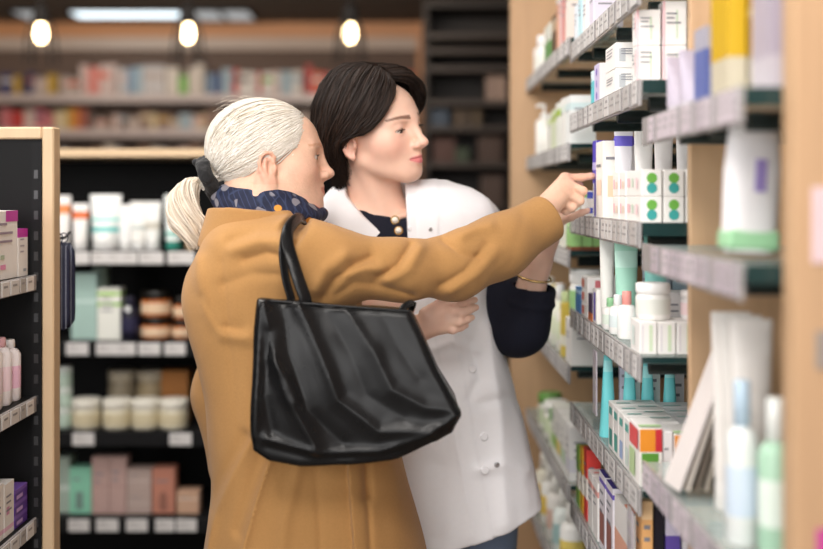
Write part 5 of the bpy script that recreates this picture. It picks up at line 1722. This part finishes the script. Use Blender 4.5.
    def tdisp(P, d):
        for ln, hgt, wd in ridges:
            d = d - hgt * (.6 * np.exp(-polyd(P * (1, .25, 1), ln * (1, .25, 1)) / (wd * .6)) + .6 * gauss(polyd(P * (1, .25, 1), ln * (1, .25, 1)), wd))
        # placket edge: the overlapping front edge stands a little proud
        x = P[:, 0] - np.interp(P[:, 2], [.70, 1.30], [.125, .012])
        d = d - np.where(P[:, 1] < 2.42, .0022 * np.clip(x / .002, 0, 1) * np.clip((.045 - x) / .002, 0, 1), 0)
        return d - .0030 * wob(P, 20, (1, 1, .6)) - .0012 * wob(P, 60, (1, 1, .5))
    V, Q = nets(tp, (-.22, 2.20, .60), (.36, 2.72, 1.48), .0036, tdisp)
    V = relax(V, Q, 1, .35)
    tun = np_mesh('tunic', V, Q, WHITEC, body)
    VV = V

    def on_tunic(px, py):
        """front surface depth of the tunic along a sight line"""
        X = CX + VV[:, 0] * FPX / VV[:, 1]
        Y = HY - (VV[:, 2] - CAMZ) * FPX / VV[:, 1]
        m = (np.abs(X - px) < 2.2) & (np.abs(Y - py) < 2.2)
        return pt(px, py, VV[m, 1].min()) if m.any() else pt(px, py, 2.34)
    for px, py, mm, r in ((430.5, 229.5, STEEL, .0042), (409.5, 228.5, WHITEC, .0042), (472.5, 369, WHITEC, .0085), (484, 437, WHITEC, .0085), (497, 465, STEEL, .0055), (485, 470.5, WHITEC, .0085)):
        p = on_tunic(px, py)
        bt = MB().lathe([(.0001, .0022), (r * .55, .0020), (r * .8, .0026), (r, .0012), (r, -.002)], mm, 16).build('button', tun, p)
        bt.rotation_euler = (math.pi / 2, 0, .25)
    # ---- navy shirt: neck insert and sleeves
    rows2 = [(r_[0], r_[1], r_[2], r_[3] * .84, r_[4] * .86) for r_ in rows[:-5]]
    shp = [LOFT(rows2, .02, sq=2.4),
           C(nb + (0, 0, -.02), nb + (.02, .02, -.14), .083, .108, .05), C(nb + (-.01, -.012, -.03), shR + (0, .012, 0), .059, .048, .05),
           ('i', .004, lambda P: (P[:, 2] - (CAMZ - (np.interp(P[:, 0], [-.12, -.085, -.02, .0, .05], [196, 214, 219, 215, 209]) - HY) * 2.33 / FPX)) * .9),
           C(pt(480, 250, 2.48), elL + (-.010, .0, 0), .056, .057, .03), C(elL, pt(533, 292, 2.388), .058, .0475, .03),
           C(elR, pt(398, 334, 2.25), .058, .040, .02), C(shR + (0, .02, 0), elR, .046, .05, .03)]
    ca = pt(533.5, 285, 2.384)
    cd = np.array((.16, -.20, .95))
    cd /= np.linalg.norm(cd)
    shp += [('s', .005, lambda P: np.maximum(-((P - ca) @ cd), np.sqrt(((P - ca) ** 2).sum(1)) - .09)), C(ca - cd * .03, ca + cd * .04, .036, .039, .003, 's')]
    V, Q = nets(shp, (-.25, 2.14, .92), (.38, 2.70, 1.46), .0042,
                lambda P, d: d - .0035 * wob(P, 28, (1, 1, .8)) - .004 * gauss(np.abs((P - ca) @ cd + .035), .006) * (P[:, 0] > .2))
    np_mesh('shirt', V, Q, NAVY, body)
    VS = V

    def front(px, py, default):
        X = CX + VS[:, 0] * FPX / VS[:, 1]
        Y = HY - (VS[:, 2] - CAMZ) * FPX / VS[:, 1]
        m = (np.abs(X - px) < 2.5) & (np.abs(Y - py) < 2.5)
        return VS[m, 1].min() if m.any() else default
    for px, py in ((395, 220), (398.5, 230.5)):
        p = pt(px, py, front(px, py, 2.33))
        b = MB().lathe([(.0092, .001), (.0098, -.0015), (.0085, -.004), (.0001, -.004)], GOLD, 18).build('shirt_button', body, p)
        b.rotation_euler = (-math.pi / 2 + math.pi, 0, .2)
        MB().lathe([(.0001, .0070), (.0035, .0062), (.0062, .0035), (.0072, .0), (.006, -.002)], PEARL, 18).build('pearl', b)
    # bracelet
    c = pt(534.0, 277, 2.379)
    a1 = np.cross(cd, (0, 1, 0.2))
    a1 /= np.linalg.norm(a1)
    a2 = np.cross(cd, a1)
    br = MB().tube([c + .0355 * math.cos(t) * a1 + .0345 * math.sin(t) * a2 for t in np.linspace(0, 2 * math.pi, 40)], .0026, GOLD, 8).build('bracelet', body)
    # jeans and shoes
    tr, sh = [C(pel + (0, 0, .06), pel + (0, 0, -.05), .15, .155, .05)], []
    for s in (-1, 1):
        hip, kn, an = pel + wb_ * s * .08 + (0, 0, -.05), pel * (1, 1, 0) + wb_ * s * .085 + (0, 0, .47), pel * (1, 1, 0) + wb_ * s * .085 + (0, 0, .10)
        tr += [C(hip, kn, .105, .078, .03), C(kn, an, .078, .058, .02)]
        sh.append(C(an + (0, 0, -.045), an + fb * .14 + (0, 0, -.062), .048, .036, .03))
    V, Q = nets(tr, (-.14, 2.2, .02), (.36, 2.78, 1.02), .007)
    tag(np_mesh('jeans', V, Q, DENIM, body))
    V, Q = nets(sh + [HALF((0, 0, .001), (0, 0, -1))], (-.16, 2.12, -.02), (.42, 2.78, .16), .006)
    np_mesh('shoes', V, Q, SHOE, body)
    return body


def b0_(a):
    return np.array([pt(*q) for q in a])


# ================================================================ the tote bag on the customer's shoulder
def build_bag():
    yb = 1.925
    S = yb / FPX
    poly = [(259, 298), (300, 301), (350, 305), (411, 309), (424, 335), (438, 368), (455, 398), (459, 412), (452, 428), (427, 441),
            (397, 453), (352, 460), (303, 461), (272, 456), (256, 445), (254, 420), (255, 370), (256, 325)]
    pl = [((px - CX) * S, CAMZ - (py - HY) * S) for px, py in poly]
    ztop, zbot = CAMZ - (297 - HY) * S, CAMZ - (462 - HY) * S

    def fn(P):
        d2 = sd_poly(P[:, 0], P[:, 2], pl) + .012
        t = np.clip((ztop - P[:, 2]) / (ztop - zbot), 0, 1)
        th = .010 + .034 * np.sin(np.clip(t * 1.25, 0, 1) * np.pi / 2) ** 1.0
        dz = np.abs(P[:, 1] - (yb + .006 * t)) - th
        return np.minimum(np.maximum(d2, dz), 0) + np.sqrt(np.maximum(d2, 0) ** 2 + np.maximum(dz, 0) ** 2) - .012
    yf = yb - .045
    L = lambda a: np.array([((px - CX) * S, yf, CAMZ - (py - HY) * S) for px, py in a])
    ridges = [(L([(266, 300), (275, 345), (290, 390), (318, 440)]), .010, .012), (L([(285, 300), (292, 350), (310, 405), (345, 437)]), -.008, .011),
              (L([(300, 303), (322, 350), (340, 395), (380, 425), (430, 425)]), .010, .012), (L([(325, 306), (352, 350), (368, 390), (405, 412)]), -.007, .010),
              (L([(345, 306), (375, 350), (392, 385), (425, 402), (450, 405)]), .008, .011), (L([(380, 310), (400, 345), (420, 375)]), -.005, .010),
              (L([(262, 305), (262, 370), (258, 430)]), .006, .008), (L([(272, 330), (268, 390), (276, 425)]), -.007, .010),
              (L([(270, 432), (320, 446), (380, 444), (425, 430), (458, 408)]), .006, .007), (L([(270, 440), (320, 452), (380, 450), (430, 436)]), -.004, .006),
              (L([(275, 355), (290, 372), (300, 395)]), .006, .008)]

    def disp(P, d):
        Pf = P.copy()
        Pf[:, 1] = yf
        for (ln, hgt, wd), fa in zip(ridges, (.72, .45, .62, .26, .48, .22, .7, .6, .8, .6, .7)):
            d = d - np.clip((yb - P[:, 1]) / .03, 0, 1) * hgt * fa * (.45 * np.exp(-polyd(Pf, ln) / (wd * .55)) + .75 * gauss(polyd(Pf, ln), wd * 1.2))
        return d - .0012 * wob(P, 45)
    root = empty('tote_bag', tuple(pt(355, 461, yb)), 0, 'large black leather tote bag hanging from the shoulder of the camel coat', 'bag')
    V, Q = nets([('u', .004, fn)], (-.32, 1.82, .92), (.12, 2.02, 1.26), .0026, disp)
    V = relax(V, Q, 2, .4) - np.array(root.location)
    np_mesh('bag_body', V, Q, LEATHER, root)
    o = np.array(root.location)
    p = lambda a: [pt(*q) - o for q in a]
    # rim seam along the opening
    MB().tube(p([(258, 300, yb - .018), (300, 303, yb - .021), (350, 307, yb - .021), (410, 311, yb - .018)]), .0022, LEATHER, 6).build('rim_seam', root)
    st = p([(307, 308, 1.918), (305, 298, 1.914), (298, 278, 1.918), (291, 256, 1.935), (287.5, 242, 1.955), (288, 231, 1.978), (293, 223, 2.01), (299, 218, 2.05), (304, 219, 2.10)])
    MB().tube(np.array(cat_rom(np.array([st]), 30)[0]), .0026, LEATHER, 10, flat=(4.2, (.35, -1, .25))).build('shoulder_strap', root)
    st = p([(292, 309, 1.945), (291, 298, 1.945), (286, 280, 1.945), (283, 258, 1.948), (283.5, 244, 1.962), (285.5, 233, 1.985), (291, 225, 2.02), (297, 221, 2.07)])
    MB().tube(np.array(cat_rom(np.array([st]), 30)[0]), .0026, LEATHER, 10, flat=(3.2, (.75, -1, .25))).build('shoulder_strap', root)
    st = p([(398, 316, 1.90), (405, 306, 1.915), (413, 303, 1.94), (409, 313, 1.955)])
    MB().tube(np.array(cat_rom(np.array([st]), 14)[0]), .0024, LEATHER, 8, flat=(2.5, (0, -1, .3))).build('strap_end', root)
    return root


customer = build_customer()
pharmacist = build_pharmacist()
bag = build_bag()
